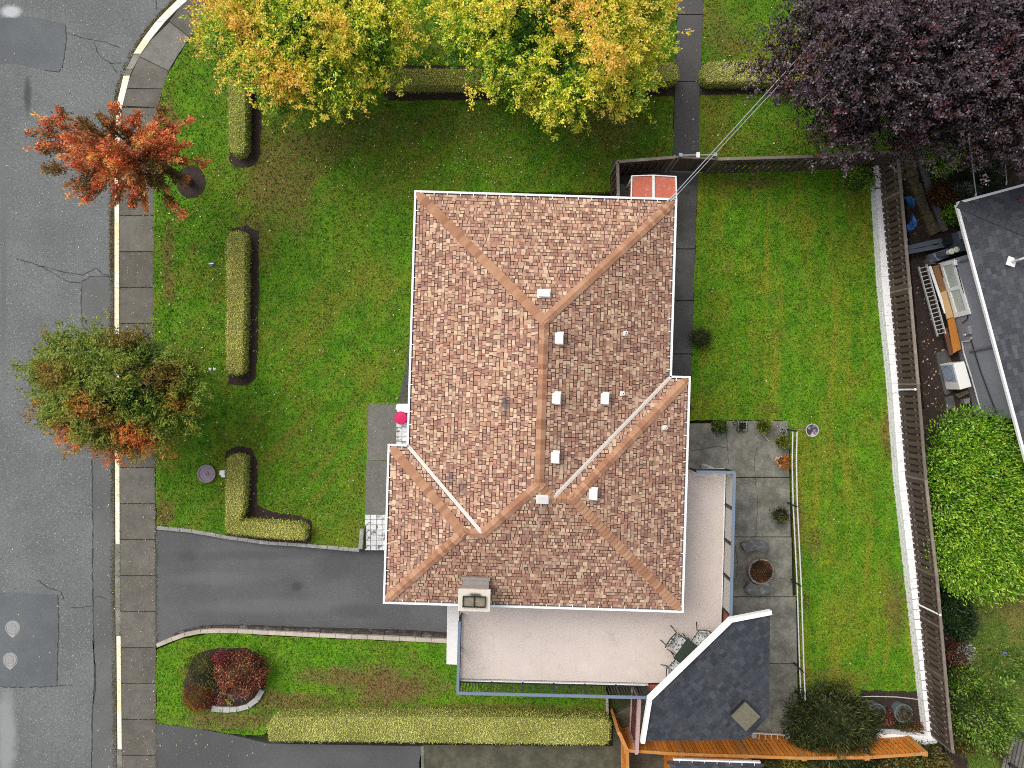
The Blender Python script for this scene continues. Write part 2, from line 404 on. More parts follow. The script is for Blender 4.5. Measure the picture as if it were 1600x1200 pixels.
def shrub(name, label, px, rpx, h, stops, n, leaf_len, z0=0.0, cat='shrub', group=None, seed=3, lump_amp=0.12, mat='leaf', boxy=2.0,
          parent=None, stem=True, width=0.5, up=0.35, core=True, clumpy=0.25, part='foliage', fuzz=0.06, ax_out=0.8):
    """low dense bush: leaves over a lumpy dome"""
    zc = z0 + h * 0.45; cx, cy, _ = P(*px, zc); rx, ry = rpx[0] * S(zc), rpx[1] * S(zc)
    root = parent or thing(name, (cx, cy, z0), label, cat, group)
    g = np.random.default_rng(seed); d = g.normal(0, 1, (n, 3)); d /= np.linalg.norm(d, axis=1, keepdims=True); d[:, 2] = np.abs(d[:, 2]) * 1.15 - 0.15
    e = 2.0 / boxy; q = np.sign(d) * np.abs(d) ** e; q /= np.maximum(1e-6, (np.abs(q) ** boxy).sum(1) ** (1 / boxy))[:, None]
    if boxy > 2.5:      # flat-topped: half the leaves spread evenly over the top
        h_ = n // 2; xy = g.uniform(-1, 1, (h_, 2)); f_ = (np.abs(xy) ** boxy).sum(1); bad = f_ > 1; xy[bad] *= 0.6; f_ = (np.abs(xy) ** boxy).sum(1)
        q[:h_] = np.column_stack([xy, (1 - np.minimum(f_, 1)) ** (1 / boxy)]); d[:h_] = unit(np.column_stack([xy * 0.5, np.ones(h_)]))
    lp = lump(d, seed, 6, lump_amp); r = lp * (1 - np.abs(g.normal(0, 0.14, n)))
    pos = np.array([cx, cy, zc]) + q * r[:, None] * np.array([rx, ry, h * 0.55]) + g.normal(0, fuzz, (n, 3))
    pos[:, 2] = np.maximum(pos[:, 2], z0 + 0.02)
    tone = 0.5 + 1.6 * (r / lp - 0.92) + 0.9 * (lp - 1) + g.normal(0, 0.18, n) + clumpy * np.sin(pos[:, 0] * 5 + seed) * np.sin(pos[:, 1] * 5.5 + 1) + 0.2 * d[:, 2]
    ax = unit(d * ax_out + g.normal(0, 0.6, (n, 3)) + np.array([0, 0, up])); nor = unit(d + g.normal(0, 0.5, (n, 3)) + np.array([0, 0, 0.4]))
    if core:
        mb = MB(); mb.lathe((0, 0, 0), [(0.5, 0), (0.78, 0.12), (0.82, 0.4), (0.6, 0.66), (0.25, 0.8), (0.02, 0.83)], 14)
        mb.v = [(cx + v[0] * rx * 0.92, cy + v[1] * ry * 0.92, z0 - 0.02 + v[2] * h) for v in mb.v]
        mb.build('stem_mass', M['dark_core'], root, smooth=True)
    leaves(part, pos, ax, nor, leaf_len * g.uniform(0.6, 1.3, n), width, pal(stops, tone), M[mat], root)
    return root

def hedge(name, label, poly_px, h, stops, z0=0.0, dens=1500, leaf_len=0.045, group=None, seed=5, spots=0.0):
    """clipped hedge from the picture outline of its top face: an extruded mass and leaves all over it"""
    top = [(p[0], p[1]) for p in PP(poly_px, z0 + h)]
    c = np.mean(np.array(top), 0)
    root = thing(name, (c[0], c[1], z0), label, 'hedge', group)
    q = [(x, y) for x, y in top]
    mb = MB(); inset = [(c[0] + (x - c[0]), c[1] + (y - c[1])) for x, y in q]
    mb.prism(inset, z0 - 0.05, z0 + h - 0.03); mb.build('branch_mass', M['hedge_core'], root)
    g = np.random.default_rng(seed)
    global RNG; keep = RNG; RNG = g
    pt = scatter(q, dens * 1.25)
    if spots:
        k = np.sin(pt[:, 0] * 2.3 + seed) + np.sin(pt[:, 1] * 2.9 + 2) + np.sin(pt[:, 0] * 5.1 - pt[:, 1] * 4.3) + g.normal(0, .35, len(pt))
        pt = pt[(k < 1.75) | (g.random(len(pt)) > spots)]
    n1 = len(pt); pos = [np.column_stack([pt, np.full(n1, z0 + h) + g.normal(0, 0.025, n1)])]; nr = [np.tile([0, 0, 1.0], (n1, 1))]; top_f = [np.ones(n1)]
    m = len(q)
    for i in range(m):
        a = np.array(q[i]); b = np.array(q[(i + 1) % m]); L = np.linalg.norm(b - a); n = int(L * h * dens * 0.9)
        if n < 1: continue
        t = g.random(n)[:, None]; xy = a + (b - a) * t; z = z0 + h * g.random(n) ** 0.8
        ar = sum(q[j][0] * q[(j + 1) % m][1] - q[(j + 1) % m][0] * q[j][1] for j in range(m))
        nn = np.array([(b - a)[1], -(b - a)[0]]) / L * (1 if ar > 0 else -1)
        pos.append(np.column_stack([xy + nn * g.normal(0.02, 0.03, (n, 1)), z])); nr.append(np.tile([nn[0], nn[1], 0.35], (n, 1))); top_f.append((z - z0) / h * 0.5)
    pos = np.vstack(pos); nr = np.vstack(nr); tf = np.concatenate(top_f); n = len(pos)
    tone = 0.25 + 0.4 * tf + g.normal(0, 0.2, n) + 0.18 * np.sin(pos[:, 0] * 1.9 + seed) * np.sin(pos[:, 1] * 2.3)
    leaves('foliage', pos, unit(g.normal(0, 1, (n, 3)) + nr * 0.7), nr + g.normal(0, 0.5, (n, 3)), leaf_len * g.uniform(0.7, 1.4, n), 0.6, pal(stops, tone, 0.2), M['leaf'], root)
    RNG = keep
    return root

# ---------------------------------------------------------------- the ground and its sheets
def px_line(pts, z=0.0): return [P(x, y, z)[:2] for x, y in pts]
GZ = -0.30
DRIVE_TOP = [(243, 826), (300, 832), (356, 842), (480, 854), (562, 861), (605, 863), (760, 868), (760, 1000), (697, 998), (560, 993), (420, 990), (370, 984), (325, 985), (285, 996), (245, 1011)]
def drive_z(px): return -0.02 - 0.48 * min(1, max(0, (px - 245) / 380)) ** 0.8
t = NT('rough_ground', 0.95, 0.1)
gcol = t.mix(t.step(t.noise(0.6, 6, 0.7), 0.4, 0.62), (0.05, 0.042, 0.026), (0.045, 0.06, 0.018))
t.bump(t.noise(20, 4), 0.7, 0.05); M['ground'] = t.done(gcol)
mb = MB()
xs = [-300, -60] + [i * 1.0 for i in range(-30, 31)] + [60, 300]
dp = px_line(DRIVE_TOP); dlo = (min(p[0] for p in dp) - 0.2, min(p[1] for p in dp) - 1.2); dhi = (max(p[0] for p in dp) + 6, max(p[1] for p in dp) + 1.2)
vs = []; fs = []
for y in xs:
    for x in xs: vs.append((x, y, -0.95 if dlo[0] < x < dhi[0] and dlo[1] < y < dhi[1] else GZ))
n = len(xs)
for j in range(n - 1):
    for i in range(n - 1): fs.append((j * n + i, j * n + i + 1, (j + 1) * n + i + 1, (j + 1) * n + i))
mb.mesh(vs, fs); structure('ground', mb, M['ground'])

# road
white_stain = (0.42, 0.44, 0.46)
M['road'] = asphalt_material('road_asphalt', (0.136, 0.144, 0.143), 1.0, streak=[
    (P(18, 18, -.12), 0.45, 0.28, white_stain, 0.9), (P(20, 60, -.12), 0.55, 0.33, white_stain, 0.85), (P(10, 92, -.12), 0.3, 0.2, white_stain, 0.6),
    (P(43, 150, -.12), 0.2, 0.95, (0.05, 0.052, 0.055), 0.85), (P(10, 1150, -.12), 0.5, 2.2, (0.27, 0.28, 0.28), 0.75), (P(6, 430, -.12), 0.16, 4.5, (0.10, 0.105, 0.11), 0.6),
    (P(0, 300, -.12), 0.5, 3.0, (0.12, 0.125, 0.13), 0.5)])
M['patch'] = asphalt_material('patch_asphalt', (0.108, 0.117, 0.124), 0.3)
M['patch_dark'] = asphalt_material('gutter_asphalt', (0.115, 0.118, 0.115), 0.35)
M['tar'] = simple('crack_tar', (0.035, 0.037, 0.038), 0.8, 0.3, 9)
KERB_OUT = [(283, -6), (262, 14), (243, 34), (225, 58), (208, 84), (196, 108), (187, 136), (181, 168), (177.5, 215), (177, 340), (177, 500), (177.5, 700), (178.5, 850), (180, 1000), (182, 1210), (184, 1400)]
KERB_IN = [(292, 1), (270, 20), (252, 40), (234, 63), (217, 88), (205, 112), (196, 139), (190, 170), (186, 215), (186, 340), (186, 500), (186.5, 700), (187, 850), (188.5, 1000), (190.5, 1210), (192, 1400)]
WALK_IN = [(395, -75), (345, -20), (322, 18), (300, 56), (281, 85), (264, 112), (253, 142), (246, 172), (242, 215), (241, 340), (240, 500), (242, 700), (243, 850), (243.5, 1000), (244, 1210), (245, 1400)]
road_pts = [P(x, y, -0.12)[:2] for x, y in [(-900, -900), (420, -900), (560, -260), (390, -100)] + KERB_OUT + [(190, 2000), (-900, 2000)]]
mb = MB(); mb.prism(road_pts, GZ - 0.1, -0.12); road = structure('road', mb, M['road'])
def sheet(name, parent, pts, mat, lift, z=-0.12, wob=0.0, step=0.25):
    q = px_line(pts, z); q = wobble([Vector((*p, 0)) for p in q], step, wob) if wob else q
    m = MB(); m.poly([(x, y, z + lift) for x, y in q])
    me = m.build(name, mat, parent); return me
def ccw(pts): 
    a = sum(pts[i][0] * pts[(i + 1) % len(pts)][1] - pts[(i + 1) % len(pts)][0] * pts[i][1] for i in range(len(pts)))
    return pts if a < 0 else pts[::-1]      # picture y runs down
sheet('repair_patch', road, ccw([(-60, 30), (60, 27), (102, 38), (104, 60), (98, 105), (92, 113), (70, 110), (30, 100), (-60, 96)]), M['patch'], 0.004, wob=0.025)
sheet('repair_patch', road, ccw([(-60, 927), (20, 926), (90, 930), (92, 1000), (89, 1072), (30, 1073), (-60, 1072)]), M['patch'], 0.004, wob=0.02)
sheet('repair_patch', road, ccw([(128, 440), (140, 432), (176, 432), (176, 526), (147, 524), (130, 512), (127, 480)]), M['patch_dark'], 0.004, wob=0.02)
sheet('repair_patch', road, ccw([(144, 712), (176, 712), (177.5, 850), (179, 1000), (181, 1205), (145, 1205), (146, 1060), (145, 900)]), M['patch_dark'], 0.004, wob=0.015)
cracks = [[(103, 50), (125, 58), (148, 63), (165, 66), (186, 74)], [(147, 66), (152, 82), (165, 94), (176, 99), (190, 98)], [(172, 98), (178, 108), (184, 114)],
          [(26, 404), (45, 410), (70, 417), (100, 425), (128, 430), (150, 419), (160, 428), (170, 431)], [(60, 415), (90, 430), (105, 440), (125, 442)], [(128, 440), (140, 432), (158, 431), (173, 432)], [(128, 440), (127, 480), (130, 512), (146, 522)],
          [(58, 906), (75, 918), (95, 925), (100, 936)], [(90, 930), (92, 965), (91, 1000), (89, 1072)], [(110, 949), (128, 949), (145, 946)], [(146, 934), (155, 932), (166, 936)], [(0, 1073), (40, 1074), (89, 1072), (112, 1070)], [(102, 38), (104, 60), (98, 105), (92, 113), (70, 110)],
          [(244, 0), (245, 18)], [(144, 712), (145, 800), (145, 900), (146, 980), (148, 1060), (144, 1120), (143, 1205)], [(145, 1000), (149, 1040), (149, 1075), (146, 1100)]]
for i, cpts in enumerate(cracks):
    q = resample([Vector(p) for p in [(*P(x, y, -.12)[:2], 0) for x, y in cpts]], 0.12)
    for p in q: p.x += random.uniform(-.02, .02); p.y += random.uniform(-.02, .02)
    m = MB(); m.ribbon(q, [random.uniform(0.010, 0.045) * (1.4 if i >= 14 else 1) for _ in q], -0.112); m.build('crack', M['tar'], road)
# manhole covers
M['iron'] = simple('worn_iron', (0.29, 0.29, 0.285), 0.55, 0.25, 22, metal=0.2)
for (x, y), lab in (((20, 981), 'upper of two round iron manhole covers in the blue-grey road patch'), ((16, 1031), 'lower of two round iron manhole covers in the blue-grey road patch')):
    c = P(x, y, -0.116); r = thing('manhole_cover', c, lab, 'manhole cover', 'manhole covers')
    m = MB(); m.lathe((c[0], c[1], c[2] - 0.02), [(0.31, 0), (0.31, 0.026), (0.275, 0.028), (0.27, 0.018)], 32); m.build('rim', M['iron'], r)
    m = MB(); m.lathe((c[0], c[1], c[2] - 0.01), [(0.262, 0), (0.262, 0.016), (0.24, 0.022), (0.2, 0.022), (0.19, 0.015), (0.16, 0.015), (0.15, 0.022)], 32)
    for k in range(-3, 4): m.bar((c[0] - .14, c[1] + k * .05, c[2] + .014), (c[0] + .14, c[1] + k * .05 + .02, c[2] + .014), 0.018, 0.008)
    m.build('lid', M['iron'], r)
    m = MB(); m.prism([(c[0] - .2, c[1] - .26), (c[0], c[1] - .42), (c[0] + .16, c[1] - .27)], c[2] - 0.02, c[2] + 0.006); m.build('mortar_apron', simple('pale_mortar', (0.33, 0.33, 0.32), .9), r)

# kerb in painted and bare lengths
def cum(pts): 
    d = [0]
    for a, b in zip(pts[:-1], pts[1:]): d.append(d[-1] + math.dist(a, b))
    return d
def at_y(line, y):
    for a, b in zip(line[:-1], line[1:]):
        if (a[1] - y) * (b[1] - y) <= 0 and a[1] != b[1]:
            k = (y - a[1]) / (b[1] - a[1]); return (a[0] + (b[0] - a[0]) * k, y)
    return line[0] if abs(line[0][1] - y) < abs(line[-1][1] - y) else line[-1]
t = NT('cream_kerb_paint', 0.6, 0.3)
kc = t.mix(t.step(t.noise(0.9, 4), 0.35, 0.65), (0.78, 0.66, 0.40), (0.82, 0.78, 0.66))
M['kerb_paint'] = t.done(t.mix(t.math('MULTIPLY', t.step(t.noise(14, 4, .7), 0.56, 0.66), 0.8), kc, (0.2, 0.16, 0.1)))
M['kerb_bare'] = concrete_material('kerb_concrete', (0.25, 0.235, 0.20), 0.8, moss=(0.09, 0.1, 0.03))
kerb = bpy.data.objects.new('kerb', None); COL.objects.link(kerb); tag(kerb, kind='structure')
ys = [-6, 14, 34, 58, 84, 108, 118, 168] + list(range(200, 850, 50)) + [850, 900, 950, 994, 1045, 1095, 1145, 1171, 1210, 1260]
for a, b in zip(ys[:-1], ys[1:]):
    bare = 72 < a < 117 or 849 < a < 993 or a >= 1171
    o0, o1, i0, i1 = at_y(KERB_OUT, a), at_y(KERB_OUT, b - .25), at_y(KERB_IN, a), at_y(KERB_IN, b - .25)
    if not bare and a > 130: o0, o1 = (o0[0] + 1.8, o0[1]), (o1[0] + 1.8, o1[1])
    if a < 130: k = lambda L, y: L
    m = MB(); m.prism(px_line([o0, o1, i1, i0], 0.015), GZ, 0.015 - (0.025 if bare else 0)); m.build('kerb_stone', M['kerb_bare'] if bare else M['kerb_paint'], kerb, bevel=0.012)
# pavement slabs
M['slab'] = concrete_material('pavement_concrete', (0.145, 0.135, 0.115), 0.8, 0.7, moss=(0.12, 0.11, 0.07), per_object=0.13, speck=0.5)
M['slab_light'] = concrete_material('worn_pavement_concrete', (0.20, 0.195, 0.175), 0.5, 0.7, per_object=0.1, speck=0.9)
walk = bpy.data.objects.new('pavement', None); COL.objects.link(walk); tag(walk, kind='structure')
joints = [337 + 56.25 * k for k in range(-3, 18)]
for a, b in zip(joints[:-1], joints[1:]):
    k0, k1, w0, w1 = at_y(KERB_IN, a + .5), at_y(KERB_IN, b - .5), at_y(WALK_IN, a + .5), at_y(WALK_IN, b - .5)
    m = MB(); m.prism(px_line([(k0[0] + .6, k0[1]), (k1[0] + .6, k1[1]), w1, w0]), GZ, random.uniform(-0.006, 0.004)); m.build('paving_slab', M['slab'], walk, bevel=0.012)
fan = [((190, 166), (247, 168)), ((197, 138), (254, 139)), ((218, 88.5), (263.5, 111)), ((265, 34), (297, 59)), ((300, -14), (335, 5)), ((330, -60), (380, -55))]
for i, ((a, b), (c, d)) in enumerate(zip(fan[:-1], fan[1:])):
    mid_o = ((a[0] + c[0]) / 2 - (4 if i == 2 else 1), (a[1] + c[1]) / 2); mid_i = ((b[0] + d[0]) / 2 - (2 if i == 2 else 0), (b[1] + d[1]) / 2)
    e = 0.5
    m = MB(); m.prism(px_line([(a[0], a[1] - e), mid_o, (c[0], c[1] + e), (d[0], d[1] + e), mid_i, (b[0], b[1] - e)]), GZ, random.uniform(-0.005, 0.003)); m.build('paving_slab', M['slab_light'] if i == 2 else M['slab'], walk, bevel=0.012)
m = MB(); m.prism(px_line([(x + 1, y) for x, y in KERB_IN[:]] + WALK_IN[::-1]), GZ - .05, -0.03); m.build('slab_bed', M['soil'], walk)

# driveways and paths
M['drive'] = asphalt_material('driveway_asphalt', (0.10, 0.101, 0.104), 0.4, streak=[(P(340, 905), 2.5, .35, (.135, .137, .14), .5), (P(420, 950), 3.5, .4, (.14, .142, .145), .5), (P(520, 890), 1.2, .8, (.06, .061, .064), .6), (P(560, 960), 1.4, .4, (.065, .066, .068), .6), (P(290, 870), .5, .3, (.06, .06, .062), .6), (P(460, 920), .3, .25, (.045, .045, .047), .7), (P(400, 870), 3, .25, (.07, .071, .073), .5)])
M['drive_old'] = asphalt_material('old_driveway_asphalt', (0.085, 0.086, 0.086), 0.4)
m = MB(); cols = 26
north = [(243, 824), (300, 830), (356, 840), (480, 853), (562, 860), (605, 862), (775, 866)]; south = [(243, 1013), (285, 998), (325, 988), (370, 987), (420, 992), (560, 996), (697, 1001), (775, 1003)]
def at_x(line, x):
    for a, b in zip(line[:-1], line[1:]):
        if a[0] <= x <= b[0]: return a[1] + (b[1] - a[1]) * (x - a[0]) / (b[0] - a[0])
    return line[-1][1]
gx = [243.5 + (775 - 243.5) * i / cols for i in range(cols + 1)]; vs = []; fs = []
for x in gx:
    z = drive_z(x)
    for j in range(5):
        y = at_x(north, x) * (1 - j / 4) + at_x(south, x) * j / 4; q = P(x, y, 0); vs.append((q[0], q[1], z))
for i in range(cols):
    for j in range(4): fs.append((i * 5 + j, i * 5 + j + 1, (i + 1) * 5 + j + 1, (i + 1) * 5 + j))
m.mesh(vs, fs); structure('driveway', m, M['drive'])
m = MB(); m.prism(px_line([(243, 1130), (300, 1137), (360, 1148), (420, 1162), (660, 1166), (655, 1190), (658, 1500), (243, 1500)]), GZ, 0.0); structure('neighbour_driveway', m, M['drive_old'])
m = MB(); m.prism(px_line([(660, 1164), (958, 1166), (958, 1118), (1010, 1090), (1060, 1090), (1060, 1500), (662, 1500)]), GZ, -0.006)
structure('side_yard', m, concrete_material('mossy_yard_concrete', (0.105, 0.10, 0.07), 0.8, 0.5, moss=(0.06, 0.06, 0.02)))
m = MB(); m.prism(px_line([(658, 1166), (662, 1166), (663, 1500), (658, 1500)]), GZ, 0.012); structure('yard_edging', m, M['kerb_bare'])
M['path'] = asphalt_material('path_asphalt', (0.085, 0.082, 0.082), 0.25)
pw = bpy.data.objects.new('garden_path', None); COL.objects.link(pw); tag(pw, kind='structure')
for a, b in zip([(1062, 1098, -260), (1058.5, 1098.3, 23.5), (1055, 1094, 128.5)], [(1058.6, 1098.5, 22.5), (1055.3, 1094.3, 127.5), (1049, 1091, 290)]):
    m = MB(); m.prism(px_line([(a[0], a[2]), (b[0], b[2]), (b[1], b[2]), (a[1], a[2])]), GZ, 0.022); m.build('path_section', M['path'], pw, bevel=.01)
M['sideslab'] = concrete_material('side_path_concrete', (0.105, 0.105, 0.10), 0.6, 0.7, moss=(0.07, 0.07, 0.05))
sp = bpy.data.objects.new('side_path', None); COL.objects.link(sp); tag(sp, kind='structure')
sj = [280, 389, 470, 553, 600, 660]
for a, b in zip(sj[:-1], sj[1:]):
    xr = lambda y: 1089 - (y - 290) * 0.03
    m = MB(); m.prism(px_line([(1000, a + .6), (1000, b - .6), (xr(b), b - .6), (xr(a), a + .6)]), GZ, 0.02); m.build('paving_slab', M['sideslab'], sp, bevel=.01)

# lawns
FRONT = WALK_IN[:13][::-1]
front_poly = px_line([(245, 823)] + [(x + 0.5, y) for x, y in FRONT if y < 815] + [(700, -330), (1066, -330), (1058, 22), (1054.5, 128), (1050.5, 245), (1050, 300), (800, 300), (720, 400), (720, 858), (566, 858), (480, 850), (356, 838), (300, 828)])
ne_poly = px_line([(1098, -330), (1398, -330), (1400, 150), (1412, 236), (1392, 240), (1200, 248), (1091, 252), (1094, 128), (1098, 22)])
back_poly = px_line([(1091, 256), (1365, 262), (1373, 450), (1388, 600), (1399, 750), (1416, 900), (1436, 1082), (1252, 1090), (1246, 905), (1238, 785), (1232, 657), (1078, 657), (1083, 500), (1089, 300)])
side_poly = px_line([(245, 1014), (285, 999), (325, 990), (370, 989), (420, 994), (560, 999), (697, 1005), (770, 1006), (946, 1006), (948, 1118), (700, 1121), (430, 1120), (415, 1148), (360, 1147), (300, 1136), (245, 1129)])
right_poly = px_line([(1500, 905), (1800, 700), (1800, 1500), (1560, 1500), (1505, 1150)])
M['lawn_front'] = lawn_material('front_lawn_grass', (0.115, 0.275, 0.012), (0.060, 0.18, 0.009), (0.205, 0.19, 0.027), 0.6, stripes=(-0.7, 1.5, 0.16, 0.5), spots=[
    (P(440, 275), 1.9, 3.0, 0.95), (P(560, 200), 3.0, 1.2, 0.55), (P(720, 190), 2.5, 1.0, 0.45), (P(500, 235), 1.6, 0.8, 0.7), (P(262, 390), 0.35, 1.6, 1.0), (P(266, 450), 0.35, 0.9, 0.9), (P(258, 800), 0.5, 0.9, 1.0), (P(268, 190), 0.35, 1.2, 0.9), (P(960, 200), 2.0, 1.0, 0.6), (P(390, 350), 0.8, 0.5, .6)])
M['lawn_back'] = lawn_material('back_lawn_grass', (0.122, 0.305, 0.012), (0.064, 0.20, 0.009), (0.28, 0.25, 0.027), 0.5, stripes=(-0.035, 1.7, 0.17, 0.65), spots=[
    (P(1390, 680), 0.35, 1.2, 1.0), (P(1400, 950), 0.5, 1.8, 0.9), (P(1275, 850), 0.5, 0.8, 0.7), (P(1245, 830), 0.3, 2.5, 0.8), (P(1300, 1060), 1.6, 0.6, 0.6), (P(1200, 640), 0.9, 0.3, 0.5), (P(1180, 285), 1.6, 0.3, 0.9), (P(1330, 290), 0.8, 0.4, 0.7)])
M['lawn_side'] = lawn_material('side_lawn_grass', (0.125, 0.31, 0.012), (0.066, 0.20, 0.010), (0.24, 0.22, 0.03), 0.4, spots=[
    (P(600, 1065), 2.8, 0.9, 1.0), (P(615, 1075), 1.4, 0.7, 1.0), (P(520, 1055), 2.0, 0.5, 0.75), (P(600, 1085), 1.6, 0.8, 0.9), (P(470, 1095), 2.2, 0.45, 0.95), (P(760, 1108), 6.0, 0.28, 0.95), (P(360, 1125), 2.6, 0.5, 1.0), (P(420, 1095), 0.8, 0.6, 0.8)], brown=(0.20, 0.11, 0.055))
M['lawn_ne'] = lawn_material('corner_lawn_grass', (0.108, 0.245, 0.012), (0.058, 0.165, 0.009), (0.215, 0.18, 0.027), 0.7, spots=[(P(1130, 60), 1.2, 1.2, 0.6)])
M['lawn_right'] = lawn_material('neighbour_lawn_grass', (0.11, 0.18, 0.024), (0.07, 0.14, 0.02), (0.25, 0.22, 0.06), 0.9)
for nm, poly, mt in (('front_lawn', front_poly, 'lawn_front'), ('corner_lawn', ne_poly, 'lawn_ne'), ('back_lawn', back_poly, 'lawn_back'), ('side_lawn', side_poly, 'lawn_side'), ('neighbour_lawn', right_poly, 'lawn_right')):
    m = MB(); m.prism(wobble([Vector((*p, 0)) for p in poly], 0.3, 0.035), -0.75 if nm in ('front_lawn', 'side_lawn') else GZ, 0.012); structure(nm, m, M[mt])

# planting beds of dark soil
def bed(name, pts, z=0.022, h=0.0, mat='soil'):
    m = MB(); m.prism(wobble([Vector((*p, 0)) for p in px_line(pts)], 0.2, 0.03), GZ, z); return structure(name, m, M[mat])
BEDS = [[(357, 120), (410, 120), (408, 200), (407, 240), (402, 257), (388, 263), (368, 262), (360, 254), (358, 245)],
        [(362, 357), (385, 352), (404, 362), (405, 480), (400, 592), (385, 602), (358, 600), (358, 585), (380, 580), (382, 380), (362, 372)],
        [(352, 705), (372, 696), (392, 700), (403, 722), (402, 760), (402, 788), (425, 800), (470, 806), (488, 815), (486, 850), (356, 842)],
        [(598, 118), (606, 102), (735, 103), (1057, 103), (1053, 150), (880, 156), (610, 157), (600, 150)],
        [(1094, 104), (1240, 104), (1240, 147), (1093, 149)],
        [(299 + 23 * math.cos(k * .449), 285 + 26 * math.sin(k * .449)) for k in range(14)],
        [(440, 1114), (950, 1116), (950, 1152), (440, 1150)],
        [(1345, 1078), (1440, 1080), (1452, 1150), (1345, 1150)]]
for b_ in BEDS: bed('planting_bed', b_)
bed('shady_bed', [(1395, 120), (1700, 60), (1700, 330), (1500, 330), (1520, 420), (1560, 640), (1445, 645), (1425, 420), (1412, 240), (1400, 190)], -0.02)
bed('fence_border', [(1440, 640), (1800, 640), (1800, 760), (1490, 925), (1500, 1000), (1515, 1200), (1500, 1300), (1250, 1300), (1240, 1195), (1480, 1190), (1465, 960)], -0.032)

# ---------------------------------------------------------------- the house
EAVE = 4.6; PITCH = 0.42; KH = S(EAVE); HA = math.radians(1.75); CA, SA = math.cos(HA), math.sin(HA)
HX, HY, _ = P(845, 625, EAVE)
def hp(u, v):
    """house plan (picture pixels at the eaves, u right, v down) to world xy"""
    U, V = u * KH, v * KH; return (HX + U * CA - V * SA, HY - (U * SA + V * CA))
house = thing('house', (HX, HY, 0), 'two-storey house with brown and tan shingled hip roof beside the asphalt driveway', 'house')
M['siding'] = simple('pale_siding', (0.62, 0.60, 0.56), 0.6, 0.06, 2)
wall_pts = [(-180, -294), (176, -294), (176, -17), (205, -17), (205, 298), (-210, 298), (-210, 103), (-180, 103)]
m = MB(); m.prism([hp(*p) for p in wall_pts], -0.6, EAVE - 0.12); m.build('wall', M['siding'], house)
m = MB(); m.prism([hp(*p) for p in [(-205, -319), (201, -319), (201, -42), (230, -42), (230, 323), (-234.5, 323), (-234.5, 78), (-205, 78)]], EAVE - 0.18, EAVE - 0.05, True); m.build('soffit', M['white'], house)
roof = bpy.data.objects.new('roof', None); COL.objects.link(roof); roof.parent = house; roof.location = (0, 0, EAVE)

# shingle palette
TAN = [(0.289, 0.164, 0.129), (0.567, 0.41, 0.29), (0.508, 0.341, 0.234), (0.596, 0.434, 0.297), (0.435, 0.254, 0.174), (0.384, 0.208, 0.145), (0.473, 0.279, 0.194), (0.342, 0.18, 0.134), (0.406, 0.241, 0.169), (0.53, 0.365, 0.249), (0.319, 0.184, 0.142), (0.45, 0.265, 0.186)]
t = NT('roof_shingle', 0.9, 0.1)
c = t.mix(t.math('MULTIPLY', t.step(t.noise(60, 3, .8), 0.42, 0.7), 0.35), t.attr(), (0.16, 0.085, 0.055))
c = t.mix(t.math('MULTIPLY', t.step(t.noise(0.5, 5, .7), 0.52, 0.75), 0.28), c, (0.14, 0.10, 0.085))
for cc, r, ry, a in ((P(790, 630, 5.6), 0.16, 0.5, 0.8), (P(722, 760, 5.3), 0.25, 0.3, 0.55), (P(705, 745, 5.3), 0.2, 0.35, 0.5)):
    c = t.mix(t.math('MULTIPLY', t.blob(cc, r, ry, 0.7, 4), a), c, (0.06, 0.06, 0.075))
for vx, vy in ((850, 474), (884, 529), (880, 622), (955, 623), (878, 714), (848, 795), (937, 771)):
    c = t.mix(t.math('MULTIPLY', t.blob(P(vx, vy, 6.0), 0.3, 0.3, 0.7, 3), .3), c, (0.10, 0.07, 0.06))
c = t.mix(t.math('MULTIPLY', t.step(t.noise(1.8, 6, .8), .58, .72), .3), c, (0.12, 0.09, 0.07))
M['shingle'] = t.done(c)
M['shade_underlay'] = simple('shingle_shadow_band', (0.075, 0.036, 0.03), 0.95, 0.3, 5)  # dark colour seen in the tab gaps paints in the shade lines between shingles
def clip(poly, a, b, c):
    """keep a*x + b*y >= c"""
    out = []
    for i in range(len(poly)):
        p, q = poly[i], poly[(i + 1) % len(poly)]; fp = a * p[0] + b * p[1] - c; fq = a * q[0] + b * q[1] - c
        if fp >= 0: out.append(p)
        if fp * fq < 0: k = fp / (fp - fq); out.append((p[0] + (q[0] - p[0]) * k, p[1] + (q[1] - p[1]) * k))
    return out
